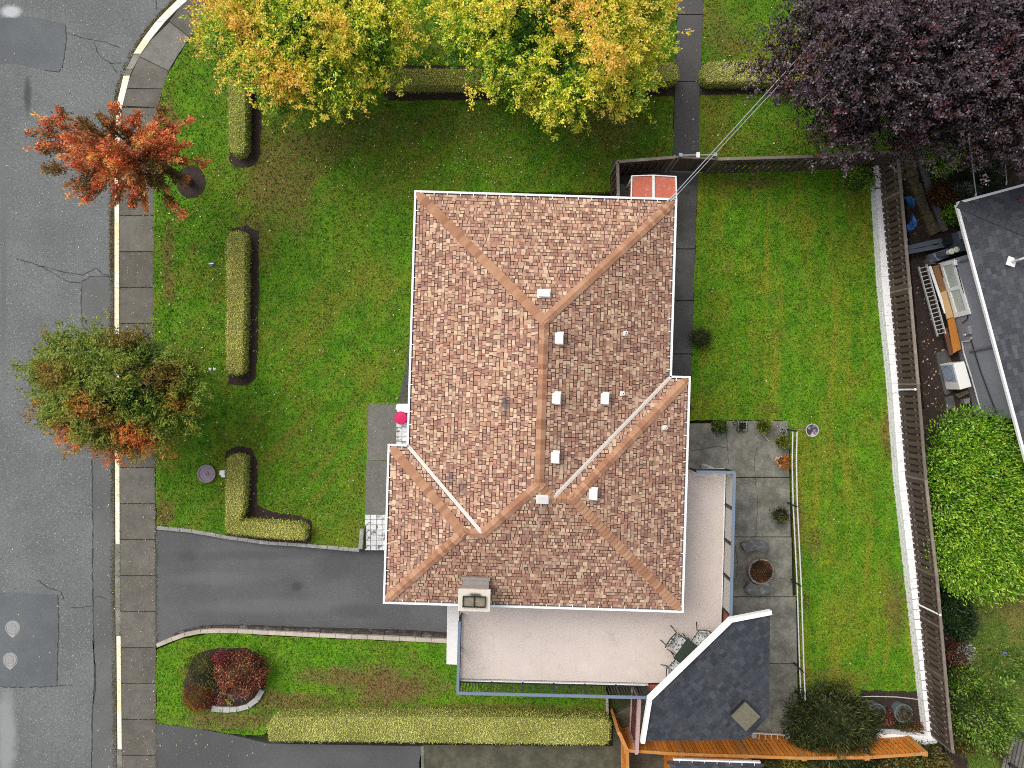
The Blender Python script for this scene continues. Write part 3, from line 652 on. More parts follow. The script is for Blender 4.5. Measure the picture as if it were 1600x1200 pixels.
def shingle_face(mb, base, fmap, t0, t1, dmax, regions, rows, colors, wlo=0.08, whi=0.18, keep=None, gap=(0.022, 0.046), tone=1.0, thick=0.024):
    """fmap(t, d, lift) -> xyz; t along the eave, d plan distance up the slope; regions: lists of half planes"""
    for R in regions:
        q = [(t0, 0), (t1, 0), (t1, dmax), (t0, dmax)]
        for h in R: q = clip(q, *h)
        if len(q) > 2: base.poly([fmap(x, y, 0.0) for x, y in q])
    n = int(math.ceil(dmax / rows))
    for i in range(n):
        x = t0 - random.uniform(0, whi); d0 = i * rows - 0.012 * (i > 0); prev = None
        while x < t1:
            w = random.uniform(wlo, whi); sg = random.choice((.004, .018, .026)) if gap[1] > .04 else .006; g = random.uniform(*gap) if random.random() < 0.68 else 0.0
            d1 = (i + 1) * rows - g; c = random.choice(colors)
            if c is prev and random.random() < .5: c = random.choice(colors)
            prev = c; j = random.uniform(0.82, 1.15) * tone; lift = random.choice((0.010, 0.016, thick))
            mb.col = tuple(k * j for k in c)
            for R in regions:
                q = [(x, d0), (x + w - sg, d0), (x + w - sg, d1), (x, d1)]
                for h in R: q = clip(q, *h)
                if len(q) < 3: continue
                cx = sum(p[0] for p in q) / len(q); cy = sum(p[1] for p in q) / len(q)
                if keep and not keep(cx, cy): continue
                top = [fmap(a, b, lift + 0.004 - (b - d0) / rows * 0.006) for a, b in q]; bot = [fmap(a, b, 0.0) for a, b in q]; m_ = len(q)
                mb.mesh(top + bot, [tuple(range(m_))] + [(k, m_ + k, m_ + (k + 1) % m_, (k + 1) % m_) for k in range(m_)])
            x += w
RECT = {'M': (-202, 198, -316, 320), 'W': (-231.5, 150, 81, 320), 'E': (-150, 227.5, -39, 320)}
def hgt(r, u, v): u0, u1, v0, v1 = RECT[r]; return min(u - u0, u1 - u, v - v0, v1 - v)
def roof_face(name, rect, side, regions=None):
    u0, u1, v0, v1 = RECT[rect]; half = min(u1 - u0, v1 - v0) / 2
    uv = {'N': lambda t, d: (t, v0 + d), 'S': lambda t, d: (t, v1 - d), 'W': lambda t, d: (u0 + d, t), 'E': lambda t, d: (u1 - d, t)}[side]
    flip = side in ('N', 'E')
    t0, t1 = (u0, u1) if side in 'NS' else (v0, v1)
    if name == 'S': t0, t1 = RECT['W'][0], RECT['E'][1]; half = 200
    def fmap(t, d, lift):
        x, y = hp(*uv(t / KH, d / KH)); return (x, y, EAVE + PITCH * d + lift)
    def keep(t, d):
        u, v = uv(t / KH, d / KH); return all(hgt(o, u, v) * KH < d + 0.05 for o in RECT if o != rect)
    T0, T1, HF = t0 * KH, t1 * KH, half * KH
    reg = regions or [[(1, -1, T0), (-1, -1, -T1), (0, -1, -HF)]]
    mb = MB(); base = MB()
    shingle_face(mb, base, fmap, T0, T1, HF, reg, 0.124, TAN, keep=None if name == 'S' else keep)
    o = mb.build('shingles', M['shingle'], roof); tag(o, kind='stuff')
    base.build('shade_underlay', M['shade_underlay'], roof)
k = KH
roof_face('N', 'M', 'N'); roof_face('W', 'M', 'W'); roof_face('E', 'M', 'E')
roof_face('S', 'M', 'S', [[(1, -1, -202 * k), (-1, -1, -198 * k), (0, -1, -200 * k)], [(-1, 1, 202 * k), (1, -1, -231.5 * k), (0, -1, -119.5 * k)], [(1, 1, 198 * k), (-1, -1, -227.5 * k), (0, -1, -179.5 * k)]])
roof_face('WW', 'W', 'W'); roof_face('EE', 'E', 'E')
roof_face('WN', 'W', 'N', [[(1, -1, -231.5 * k), (0, -1, -119.5 * k), (-1, 1, 207 * k)]])
roof_face('EN', 'E', 'N', [[(-1, -1, -227.5 * k), (0, -1, -179.5 * k), (1, 1, 193 * k)]])
def rp(u, v, lift=0.0):
    h = max(hgt(r, u, v) for r in RECT); x, y = hp(u, v); return Vector((x, y, EAVE + PITCH * h * KH + lift))
# ridge and hip caps: one piece each
t = NT('ridge_cap_shingle', 0.9, 0.1)
c = t.ramp(t.orand(), [(0.0, (0.29, 0.14, 0.082)), (0.35, (0.385, 0.205, 0.122)), (0.7, (0.45, 0.26, 0.16)), (1.0, (0.34, 0.17, 0.10))])
M['cap'] = t.done(t.mix(t.math('MULTIPLY', t.step(t.noise(40, 3, .8), 0.45, 0.7), 0.35), c, (0.24, 0.12, 0.075)))
def cap_mesh(delta, L=0.26, w=0.165):
    m = MB(); cs, sn = math.cos(delta), math.sin(delta); th = 0.034
    sec = [(-w * cs, -w * sn), (-0.05 * cs, -0.05 * sn + .006), (0, 0.008), (0.05 * cs, -0.05 * sn + .006), (w * cs, -w * sn)]
    vs = []
    for x, l in ((0, 0.058), (L, 0.016)):
        vs += [(x, y, z + l) for y, z in sec] + [(x, y, z + l - th) for y, z in sec]
    fs = []
    for i in range(4): fs += [(i, 10 + i, 11 + i, i + 1), (i, i + 1, 6 + i, 5 + i)]
    fs += [(0, 5, 15, 10), (4, 14, 19, 9)]
    m.mesh(vs, fs); me = mesh_only(m, 'ridge_cap', M['cap']); return me
hip = Vector((1, 1, PITCH)).normalized(); n2 = Vector((0, -PITCH, 1)).normalized(); wv = n2.cross(hip); Yh = Vector((1, -1, 0)).normalized()
dl = math.acos(min(1, abs(wv.dot(Yh)) / wv.length)); HIPCAP, RIDGECAP = cap_mesh(dl), cap_mesh(math.atan(PITCH))
def caps(a, b, me, step=0.16):
    A, B = rp(*a), rp(*b); d = B - A; L = d.length; x = d.normalized(); y = Vector((0, 0, 1)).cross(x).normalized(); z = x.cross(y)
    Mx = Matrix((x, y, z)).transposed(); e = Mx.to_euler(); n = int(L / step)
    for i in range(n): child('ridge_cap', me, roof, A + d * (i / n), rot=e)
for a, b, me in [((-202, -316), (-2, -116), HIPCAP), ((198, -316), (-2, -116), HIPCAP), ((-2, -118), (-2, 120), RIDGECAP), ((-82.5, 200.5), (-2, 120), HIPCAP), ((18.5, 140.5), (-2, 120), HIPCAP),
                 ((-231.5, 81), (-112, 200.5), HIPCAP), ((-231.5, 320), (-112, 200.5), HIPCAP), ((-116, 200.5), (-80, 200.5), RIDGECAP), ((227.5, -39), (48, 140.5), HIPCAP), ((227.5, 320), (48, 140.5), HIPCAP), ((52, 140.5), (16, 140.5), RIDGECAP)]:
    caps(a, b, me)
# valley flashings
M['flashing'] = simple('white_valley_metal', (0.58, 0.53, 0.48), 0.5, 0.08, 4)
for a, b in (((-203, 80), (-84, 199)), ((199, -40), (20, 139))):
    A, B = rp(*a, 0.05), rp(*b, 0.05); m = MB(); m.bar(A, B, 0.125, 0.03); m.bar(A + Vector((0, 0, .02)), B + Vector((0, 0, .02)), 0.02, 0.02); m.build('valley_flashing', M['flashing'], roof)
# gutters
M['trough'] = simple('gutter_trough', (0.10, 0.10, 0.11), 0.6, 0.3, 8)
gp = [(-207, -321), (203, -321), (203, -44), (232.5, -44), (232.5, 325), (-236.5, 325), (-236.5, 76), (-207, 76)]
for i in range(8):
    a, b = gp[i], gp[(i + 1) % 8]; A, B = Vector((*hp(*a), EAVE - .02 + .004 * (i % 2))), Vector((*hp(*b), EAVE - .02 + .004 * (i % 2))); d = (B - A).normalized()
    cx_, cy_ = hp(0, 0); nrm = Vector((d.y, -d.x, 0));
    mid = (A + B) / 2
    inn = -nrm if i not in () else nrm
    inn = Vector((-d.y, d.x, 0)); 
    # gp runs clockwise in the picture, so the inside lies to the right of travel
    inn = Vector((d.y, -d.x, 0))
    m = MB(); m.bar(A + inn * .03 - d * .0, B + inn * .03, 0.07, 0.11)
    L = (B - A).length; n = max(1, int(L / 0.47))
    for j in range(n + 1):
        q = A + (B - A) * ((j + .5) / (n + 1)); m.bar(q + Vector((0, 0, .05)), q + inn * 0.16 + Vector((0, 0, .06)), 0.022, 0.012)
    m.build('gutter', M['white'], roof)
    m = MB(); m.bar(A + inn * .09 - Vector((0, 0, .03)), B + inn * .09 - Vector((0, 0, .03)), 0.09, 0.02); m.build('gutter_trough', M['trough'], roof)
# vents and pipes
M['vent_white'] = simple('vent_white', (0.70, 0.68, 0.66), 0.5, 0.05, 4)
def unroof(px, py):
    """picture point to house plan on the roof surface"""
    z = 5.5
    for _ in range(8):
        X, Y, _z = P(px, py, z); dx, dy = X - HX, Y - HY; U = dx * CA - dy * SA; V = -(dx * SA + dy * CA)
        u, v = U / KH, V / KH; z = EAVE + PITCH * max(hgt(r, u, v) for r in RECT) * KH
    return u, v
for px, py, ew in ((850, 459, 0), (873, 529, 1), (869, 622, 1), (944, 623, 1), (867, 714, 1), (848, 780, 0), (926, 771, 1)):
    u, v = unroof(px, py); c = rp(u, v, 0.05); ang = -HA + (math.pi / 2 if ew else 0); s = math.atan(PITCH)
    dirn = 1 if (ew and u > -2) else -1
    tl = ((-s, 'X') if ew else (-s if v > 0 else s, 'X'))
    if ew: tl = (s if False else s * -1, 'X')
    if not ew: tl = ((s if v > 0 else -s), 'X')
    m = MB(); m.box(c, (0.44, 0.34, 0.02), ang, tl); m.box(c + Vector((0, 0, .07)), (0.33, 0.24, 0.14), ang, tl); m.box(c + Vector((0, 0, .145)), (0.36, 0.27, 0.025), ang, tl)
    m.build('roof_vent', M['vent_white'], roof, bevel=.008)
for px, py in ((977, 521), (972, 615), (1038, 668)):
    u, v = unroof(px, py); c = rp(u, v, 0.04); m = MB(); m.box(c, (0.16, 0.16, 0.02), -HA, (-math.atan(PITCH), 'X') if 0 else (math.atan(PITCH), 'Y')); m.lathe((c[0], c[1], c[2] - .05), [(0.045, 0), (0.045, 0.33), (0.03, 0.33), (0.03, 0.2)], 12); m.build('vent_pipe', M['white'], roof)
# chimney
t = NT('chimney_brick', 0.9, 0.2)
M['chimney'] = simple('chimney_render', (0.33, 0.30, 0.27), 0.85, 0.2, 9, bump=.4)
t = NT('chimney_crown', 0.85, 0.2); c = t.mix(t.noise(5, 5, .7), (0.50, 0.46, 0.38), (0.64, 0.60, 0.52))
c = t.mix(t.blob(P(741, 930, 5.8), 0.26, 0.12, 0.6, 6), c, (0.10, 0.08, 0.06)); M['crown'] = t.done(c)
zt = 5.78; cc = Vector(P(741, 938, zt)); ch = bpy.data.objects.new('chimney', None); COL.objects.link(ch); ch.parent = house; ch.location = Vector((cc.x, cc.y, 0)) - wloc(house)
m = MB(); m.box((cc.x, cc.y, 2.55), (0.92, 0.66, 6.3), -HA); m.build('stack', M['chimney'], ch)
m = MB(); m.box((cc.x, cc.y, zt - .03), (1.08, 0.74, 0.13), -HA); m.build('crown', M['crown'], ch, bevel=.015)
m = MB()
for s in (-1, 1): m.box((cc.x + s * .19, cc.y - .02, zt + .035 - s * .006), (0.36, 0.33, 0.09), -HA)
m.build('flue_tile', simple('sooty_clay', (0.20, 0.17, 0.12), .9, .5, 14, dirt=(.42, .38, .3)), ch, bevel=.01)
m = MB()
for dx, dy, sx, sy in ((0, .15, .74, .03), (0, -.19, .74, .03), (-.37, -.02, .03, .36), (.37, -.02, .03, .36), (0, -.02, .03, .36)): m.box((cc.x + dx, cc.y + dy, zt + .10), (sx, sy, .06), -HA)
m.build('flue_frame', M['black_metal'], ch)
m = MB(); m.box((cc.x + .02, cc.y + .42, 4.80), (0.9, 0.3, 0.9), -HA); m.box((cc.x + .02, cc.y + .57, 5.20), (0.98, 0.1, 0.12), -HA); m.build('cricket', simple('cricket_metal', (.24, .22, .2), .6, .3, 10), ch)

# ---------------------------------------------------------------- sundeck on the south and east side
DZ = 2.6
deck = thing('sundeck', (*P(930, 1010)[:2], 0), 'beige vinyl sundeck with blue railings wrapped round the shingled house', 'deck')
t = NT('deck_membrane', 0.55, 0.3); c = t.mix(t.noise(1.2, 5, .65), (0.52, 0.445, 0.40), (0.62, 0.54, 0.495))
c = t.mix(t.math('MULTIPLY', t.step(t.noise(2, 6, .8), .5, .72), .5), c, (0.42, 0.35, 0.29))
for q in ((822, 1043), (914, 1045), (990, 1050), (738, 1043)): c = t.mix(t.math('MULTIPLY', t.blob(P(*q, DZ), .28, .3, .5, 4), .2), c, (0.68, 0.63, 0.59))
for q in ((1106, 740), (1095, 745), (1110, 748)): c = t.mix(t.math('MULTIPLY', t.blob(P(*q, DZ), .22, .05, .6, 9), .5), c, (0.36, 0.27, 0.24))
M['membrane'] = t.done(c)
M['seam'] = simple('membrane_seam', (0.56, 0.53, 0.50), .5, .05)
dpx = [(722, 900), (1000, 900), (1000, 732), (1133, 734), (1128, 948), (1126, 1012), (1072, 1066), (1012, 1067), (718, 1060)]
m = MB(); m.prism([P(x, y, DZ)[:2] for x, y in dpx], DZ - .22, DZ, True); m.build('deck_floor', M['membrane'], deck)
for a, b in (((844, 950), (846, 1063)), ((918, 950), (919, 1064)), ((991, 950), (993, 1066)), ((771, 950), (770, 1062)), ((1066, 955), (1068, 1020))):
    m = MB(); m.ribbon([P(*a, DZ), P(*b, DZ)], .02, DZ + .004); m.build('seam', M['seam'], deck)
for a, b in (((718, 1062), (1012, 1069)), ((1132, 734), (1127, 950)), ((720, 955), (717, 1062)), ((1076, 733), (1132, 733))):
    m = MB(); m.bar(P(*a, DZ - .1), P(*b, DZ - .1), .05, .26); m.build('rim_board', M['white'], deck)
for x, y in ((724, 1055), (860, 1058), (990, 1062), (1128, 740), (1126, 840), (1122, 940)):
    q = P(x, y, DZ); m = MB(); m.bar((q[0], q[1], -.1), (q[0], q[1], DZ - .2), .14, .14); m.build('post', M['white'], deck)
def railing(a, b, n, frost):
    A, B = Vector(P(*a, DZ)), Vector(P(*b, DZ)); up = Vector((0, 0, 1.02 + .003 * n)); r = bpy.data.objects.new('railing', None); COL.objects.link(r); r.parent = deck; r.location = (A + B) / 2 - wloc(deck)
    m = MB(); d = (B - A).normalized(); m.bar(A + up - d * .03, B + up + d * .03, .10, .05); m.build('top_rail', M['blue_metal'], r)
    m = MB(); m.bar(A + Vector((0, 0, .09)), B + Vector((0, 0, .09)), .04, .04); m.build('bottom_rail', M['black_metal'], r)
    pm = MB(); pm.box((0, 0, .49), (.055, .055, 1.0)); pme = mesh_only(pm, 'rail_post', M['black_metal'])
    rz = math.atan2(d.y, d.x)
    for i in range(n + 1): child('rail_post', pme, r, A + (B - A) * (i / n), rz)
    if frost:
        for i in range(n):
            a2, b2 = A + (B - A) * ((i + .06) / n), A + (B - A) * ((i + .94) / n); m = MB(); m.bar(a2 + Vector((0, 0, .53)), b2 + Vector((0, 0, .53)), .012, .82); m.build('privacy_panel', M['frost'], r)
    else:
        bm_ = MB(); bm_.box((0, 0, .54), (.026, .026, .9)); bme = mesh_only(bm_, 'picket', M['black_metal']); L = (B - A).length; k_ = int(L / .115)
        for i in range(1, k_): child('picket', bme, r, A + (B - A) * (i / k_), rz)
t = NT('ribbed_panel', .5, .3); w = t.n.new('ShaderNodeTexWave'); w.bands_direction = 'Y'; w.inputs['Scale'].default_value = 5; t.t.links.new(t.pos, w.inputs[0])
M['frost'] = t.done(t.mix(w.outputs['Fac'], (.36, .35, .32), (.46, .45, .42)))
railing((720, 1064), (1010, 1071), 6, False); railing((1134, 734), (1128.5, 950), 4, True); railing((721, 958), (718.5, 1064), 2, False); railing((1078, 732), (1134, 733), 1, False)
# flat canopy beside the deck and its support wall
cv = thing('side_canopy', (*P(707, 990)[:2], -.5), 'narrow white flat canopy between driveway end and sundeck railing', 'canopy')
q = [P(x, y, 2.25)[:2] for x, y in ((699, 935), (718, 935), (716, 1039), (697.5, 1038))]
m = MB(); m.prism(q, 2.12, 2.25, True); m.build('top', simple('canopy_white', (.66, .64, .63), .5, .04, 3), cv, bevel=.01)
m = MB(); m.prism([P(x, y, 2.25)[:2] for x, y in ((709, 960), (718, 960), (716, 1036), (708, 1036))], -.55, 2.12); m.build('support_wall', M['siding'], cv)

# deck furniture: glass table, three chairs with patterned cushions
M['glass_dark'] = simple('dark_green_glass', (.035, .05, .035), .12, .1, 3, spec=.6)
t = NT('floral_cushion', .8, .2); v = t.voro(26); M['cushion'] = t.done(t.mix(t.step(t.noise(13, 3, .6), .40, .47), (.05, .055, .06), t.mix(t.step(t.noise(9, 3), .4, .6), (.62, .62, .6), (.50, .53, .50))))
def patio_table(px, py, a):
    c = Vector(P(px, py, DZ)); r = thing('patio_table', c, 'dark green glass patio table between the patterned deck chairs', 'table')
    m = MB(); m.box(c + Vector((0, 0, .70)), (.86, .86, .012), a); m.build('glass_top', M['glass_dark'], r)
    m = MB(); Rm = Matrix.Rotation(a, 3, 'Z'); cs = [c + Rm @ Vector((x * .43, y * .43, .69)) for x, y in ((-1, -1), (1, -1), (1, 1), (-1, 1))]
    for i in range(4): m.tube([cs[i], cs[(i + 1) % 4]], .016, 6)
    m.build('frame', M['black_metal'], r)
    lm = MB(); lm.tube([(0, 0, 0), (0, 0, .69)], .016, 6); me = mesh_only(lm, 'leg', M['black_metal'])
    for q in cs: child('leg', me, r, (q.x + (c.x - q.x) * .06, q.y + (c.y - q.y) * .06, c.z))
def patio_chair(px, py, a, lab):
    c = Vector(P(px, py, DZ)); r = thing('patio_chair', c, lab, 'chair', 'patio chairs round the glass table'); Rm = Matrix.Rotation(a, 3, 'Z')
    T = lambda x, y, z: c + Rm @ Vector((x * 1.15, y * 1.15, z))
    m = MB(); q = [(-.24, -.24), (.20, -.27), (.27, -.2), (.27, .2), (.20, .27), (-.24, .24)]; m.prism([tuple(T(x, y, 0)[:2]) for x, y in q], c.z + .40, c.z + .48, True); m.build('seat_cushion', M['cushion'], r, bevel=.025)
    m = MB(); pts = [(-.24, -.25, .48), (-.24, .25, .48), (-.42, .23, .95), (-.45, .0, 1.0), (-.42, -.23, .95)]
    top = [T(*p) for p in pts]; bk = [T(p[0] - .07, p[1], p[2] + .02) for p in pts]; n = 5
    m.mesh(top + bk, [tuple(range(n)), tuple(range(2 * n - 1, n - 1, -1))] + [(i, n + i, n + (i + 1) % n, (i + 1) % n) for i in range(n)]); m.build('back_cushion', M['cushion'], r, bevel=.02)
    for s in (-1, 1):
        m = MB(); m.tube([T(.28, s * .29, 0), T(.28, s * .29, .62), T(.1, s * .31, .66), T(-.3, s * .30, .66)], .017, 6); m.build('arm', M['black_metal'], r)
        m = MB(); m.tube([T(-.42, s * .29, 0), T(-.26, s * .27, .40), T(-.49, s * .25, 1.0)], .017, 6); m.build('leg', M['black_metal'], r)
    m = MB(); m.tube([T(-.49, -.25, 1.0), T(-.53, -.12, 1.05), T(-.53, .12, 1.05), T(-.49, .25, 1.0)], .017, 6); m.tube([T(.28, -.29, .40), T(.28, .29, .40)], .014, 6); m.tube([T(-.26, -.27, .40), T(-.26, .27, .40)], .014, 6); m.build('frame', M['black_metal'], r)
TA = math.radians(-35)
patio_table(1071, 1013, TA)
patio_chair(1056, 1000, math.radians(-35), 'patterned cushion patio chair west of the glass table, farthest from the dark roof')
patio_chair(1088, 996, math.radians(-125), 'patterned cushion patio chair north of the glass table, against the white fascia')
patio_chair(1056, 1033, math.radians(48), 'patterned cushion patio chair half under the dark roof, nearest the blue railing')

# ---------------------------------------------------------------- dark shingled porch roof at the deck corner
def plane_hit(px, py, pl):
    """picture ray meets the plane z = a + b*x + c*y"""
    a, b, c = pl; dx, dy = (px - 800) / FPX, (600 - py) / FPX        # point = (dx*s, dy*s, H - s)
    s = (CAM_H - a) / (1 + b * dx + c * dy); return Vector((dx * s, dy * s, CAM_H - s))
nw = Vector((-0.69, 0.72, 0)).normalized()
p0 = Vector(P(1076, 1028, 5.1)); sl = 0.16
porch_plane = (5.1 - sl * (nw.x * p0.x + nw.y * p0.y), sl * nw.x, sl * nw.y)
porch = thing('porch', (*P(1105, 1060)[:2], 0), 'dark slate-grey shingled porch roof with white fascia at the sundeck corner', 'porch')
ppx = [(1203, 956), (1141, 968), (1015, 1090), (1004, 1157), (1166, 1156), (1201, 1118)]
pv = [plane_hit(x, y, porch_plane) for x, y in ppx]
GREY = [(.040, .044, .056), (.050, .054, .066), (.032, .036, .046), (.060, .064, .076), (.045, .049, .060)]
t = NT('slate_grey_shingle', .85, .2); c = t.mix(t.math('MULTIPLY', t.step(t.noise(55, 3, .8), .45, .7), .4), t.attr(), (.11, .115, .125))
pm_ = Vector(P(1110, 1000, 5)); M['grey_shingle'] = t.done(t.mix(t.math('MULTIPLY', t.step(t.noise(.9, 5, .7), .5, .72), .25), c, (.075, .08, .09)))
M['grey_gap'] = simple('grey_shingle_shadow', (.016, .018, .024), .95, .2)
org = pv[2].copy(); ex = (pv[1] - pv[2]).normalized(); nrm = (pv[1] - pv[2]).cross(pv[4] - pv[2]).normalized(); nrm = nrm if nrm.z > 0 else -nrm
ey = nrm.cross(ex).normalized(); ey = ey if (pv[4] - org).dot(ey) > 0 else -ey
poly2 = [((p - org).dot(ex), (p - org).dot(ey)) for p in pv]
ar = sum(poly2[i][0] * poly2[(i + 1) % 6][1] - poly2[(i + 1) % 6][0] * poly2[i][1] for i in range(6))
if ar < 0: poly2 = poly2[::-1]
hs = []
for i in range(6):
    (x0, y0), (x1, y1) = poly2[i], poly2[(i + 1) % 6]; a, b = -(y1 - y0), (x1 - x0); hs.append((a, b, a * x0 + b * y0))
flip = ex.cross(ey).z < 0
def pmap(t_, d_, l_): return tuple(org + ex * t_ + ey * d_ + nrm * l_)
mb = MB(); base = MB(); tmin = min(p[0] for p in poly2); tmax = max(p[0] for p in poly2); dmax = max(p[1] for p in poly2)
shingle_face(mb, base, pmap, tmin, tmax, dmax, [hs], .145, GREY, .16, .3, gap=(0, .012), thick=.018)
tag(mb.build('shingles', M['grey_shingle'], porch), kind='stuff'); base.build('shade_underlay', M['grey_gap'], porch)
m = MB(); m.prism([(p.x, p.y) for p in pv], [p.z - .22 for p in pv], [p.z - .02 for p in pv], True); m.build('roof_slab', M['white'], porch)
for a, b in ((0, 1), (1, 2), (2, 3)):
    m = MB(); dd = (pv[b] - pv[a]).normalized(); m.bar(pv[a] - dd * .02 + nrm * .01, pv[b] + dd * .05 + nrm * .01, .145, .2); m.build('fascia', M['white'], porch)
M['redbrown'] = simple('red_brown_stain', (.26, .085, .055), .75, .25, 8)
cx_ = sum(p.x for p in pv) / 6; cy_ = sum(p.y for p in pv) / 6
ip = [Vector((p.x + (cx_ - p.x) * .06, p.y + (cy_ - p.y) * .06, p.z - .2)) for p in pv]
for a, b in ((ip[0].lerp(ip[5], .35), ip[5]), (ip[5], ip[4]), (ip[4], ip[4].lerp(ip[3], .7))):
    m = MB(); d = (b - a).normalized(); n = Vector((-d.y, d.x, 0)) * .05; m.prism([tuple((p)[:2]) for p in (a + n, b + n, b - n, a - n)], -.1, [a.z, b.z, b.z, a.z]); m.build('wall', M['redbrown'], porch)
for pp in (((1012, 1071), (1040, 1070), (1040, 1088), (1016, 1088)), ((1131, 952), (1143, 951), (1146, 985), (1131, 990))):
    m = MB(); m.prism([P(x, y, 2.55)[:2] for x, y in pp], 2.4, 2.55, True); m.build('porch_step', M['redbrown'], porch)
c = plane_hit(1160, 1112, porch_plane); va = math.radians(45)
sq = bpy.data.objects.new('roof_hatch', None); COL.objects.link(sq); sq.parent = porch; sq.location = c - wloc(porch)
m = MB(); m.box(c + Vector((0, 0, .14)), (.66, .66, .34), va); m.build('curb', M['black_metal'], sq)
m = MB(); m.box(c + Vector((0, 0, .34)), (.70, .70, .08), va); m.build('lid', simple('mossy_grit', (.135, .125, .088), .95, .6, 14, bump=.5), sq)

# ---------------------------------------------------------------- fences
def board_fence(name, label, top_px, z0, z1, mat, back_mat, pitch=.25, bw=.165, post_px=(), cap_mat=None, inner=1, post_mat=None, both=True, post_every=2.4, cap=(.11, .05), post_w=.11, gate=None):
    pts = [Vector((*P(x, y, z1)[:2], 0)) for x, y in top_px]
    root = thing(name, (pts[0] + pts[-1]) / 2, label, 'fence'); hgt_ = z1 - z0
    bm_ = MB(); bm_.box((0, 0, hgt_ / 2), (bw, .022, hgt_)); me = mesh_only(bm_, 'fence_board', mat)
    bm2 = MB(); bm2.box((0, 0, hgt_ / 2), (bw, .022, hgt_)); me2 = mesh_only(bm2, 'fence_board', back_mat)
    po = MB(); po.box((0, 0, (z1 + .04) / 2 - .1), (post_w, post_w, z1 + .24)); pme = mesh_only(po, 'post', post_mat or cap_mat or mat)
    acc = 0.0
    for a, b in zip(pts[:-1], pts[1:]):
        d = (b - a).normalized(); L = (b - a).length; rz = math.atan2(d.y, d.x); nn = Vector((-d.y, d.x, 0)) * inner
        m = MB()
        for zz in (z0 + .25, z1 - .3): m.bar(a + Vector((0, 0, zz)), b + Vector((0, 0, zz)), .045, .09)
        m.build('rail', cap_mat or mat, root)
        m = MB(); m.bar(a + Vector((0, 0, z1 + .02)), b + Vector((0, 0, z1 + .02)), *cap); m.build('cap_rail', cap_mat or mat, root)
        n = max(1, int(L / pitch))
        for i in range(n):
            p = a + d * (L * (i + .5) / n)
            child('fence_board', me, root, p + nn * .036 + Vector((0, 0, z0 + random.uniform(-.01, .01))), rz + random.uniform(-.02, .02))
            if both: child('fence_board', me2, root, p + d * (pitch / 2) - nn * .036 + Vector((0, 0, z0)), rz)
        k = max(1, round(L / post_every))
        for i in range(k + 1):
            if i == k and b is not pts[-1]: continue
            child('post', pme, root, a + d * (L * i / k) - nn * .02, rz)
    return root
M['fence_dark'] = wood_material('dark_fence_wood', (.085, .062, .048), 1, (.16, .13, .11), .4)
M['fence_back'] = wood_material('shaded_back_board', (.075, .055, .043), 1, (.12, .10, .085), .3)
M['fence_cap'] = wood_material('weathered_cap', (.20, .165, .135), 1, (.34, .30, .27), .6)
ETOP = [(1402, 238), (1407.5, 300), (1421, 450), (1434, 600), (1446, 750), (1463, 900), (1477, 1060), (1488, 1174)]
board_fence('board_fence', 'long dark brown board-on-board fence behind the white wall along the back lawn', ETOP, .48, 1.8, M['fence_dark'], M['fence_back'], cap_mat=M['fence_cap'], inner=-1)
board_fence('board_fence', 'dark brown fence across the top of the back lawn under the purple tree', [(1121, 249), (1260, 245), (1400, 238)], .05, 1.8, M['fence_dark'], M['fence_back'], cap_mat=M['fence_cap'], inner=-1)
board_fence('board_fence', 'short dark fence enclosing the red awning corner beside the asphalt path', [(966, 306), (965, 253), (1054, 246)], .03, 1.8, M['fence_dark'], M['fence_back'], cap_mat=M['fence_cap'], inner=-1)
# gate over the path
gt = thing('garden_gate', P(1087, 247, 1.75)[:2] + (0,), 'dark board gate with metal crossbar across the asphalt path', 'gate')
A, B = Vector(P(1056, 246, 1.72)), Vector(P(1119, 249, 1.72)); d = (B - A)
for i in range(9):
    p = A + d * ((i + .5) / 9); m = MB(); m.box((p.x, p.y, .92), (.175, .025, 1.62), math.atan2(d.y, d.x)); m.build('board', M['fence_dark'], gt)
for zz in (.45, 1.45):
    m = MB(); m.bar((A.x, A.y + .03, zz), (B.x, B.y + .03, zz), .04, .1); m.build('rail', M['fence_cap'], gt)
m = MB(); m.bar((A.x, A.y, 1.77), (B.x, B.y, 1.77), .07, .05); m.build('cap_rail', M['fence_cap'], gt)
C1, C2 = Vector(P(1063, 242.5, 1.95)), Vector(P(1117, 242, 1.95)); m = MB(); m.bar(C1, C2, .04, .04); m.build('crossbar', M['galv'], gt)
for q in (C1, C2):
    m = MB(); m.bar((q.x, q.y, -.1), (q.x, q.y, 1.98), .09, .09); m.build('gate_post', M['fence_cap'], gt)
    m = MB(); m.box((q.x, q.y, 2.0), (.13, .13, .05)); m.build('post_cap', simple('lilac_metal_cap', (.32, .36, .5), .4), gt)
q = Vector(P(1090, 243, 1.95)); m = MB(); m.box(q + Vector((0, 0, .04)), (.13, .2, .1)); m.build('latch_box', M['white'], gt)
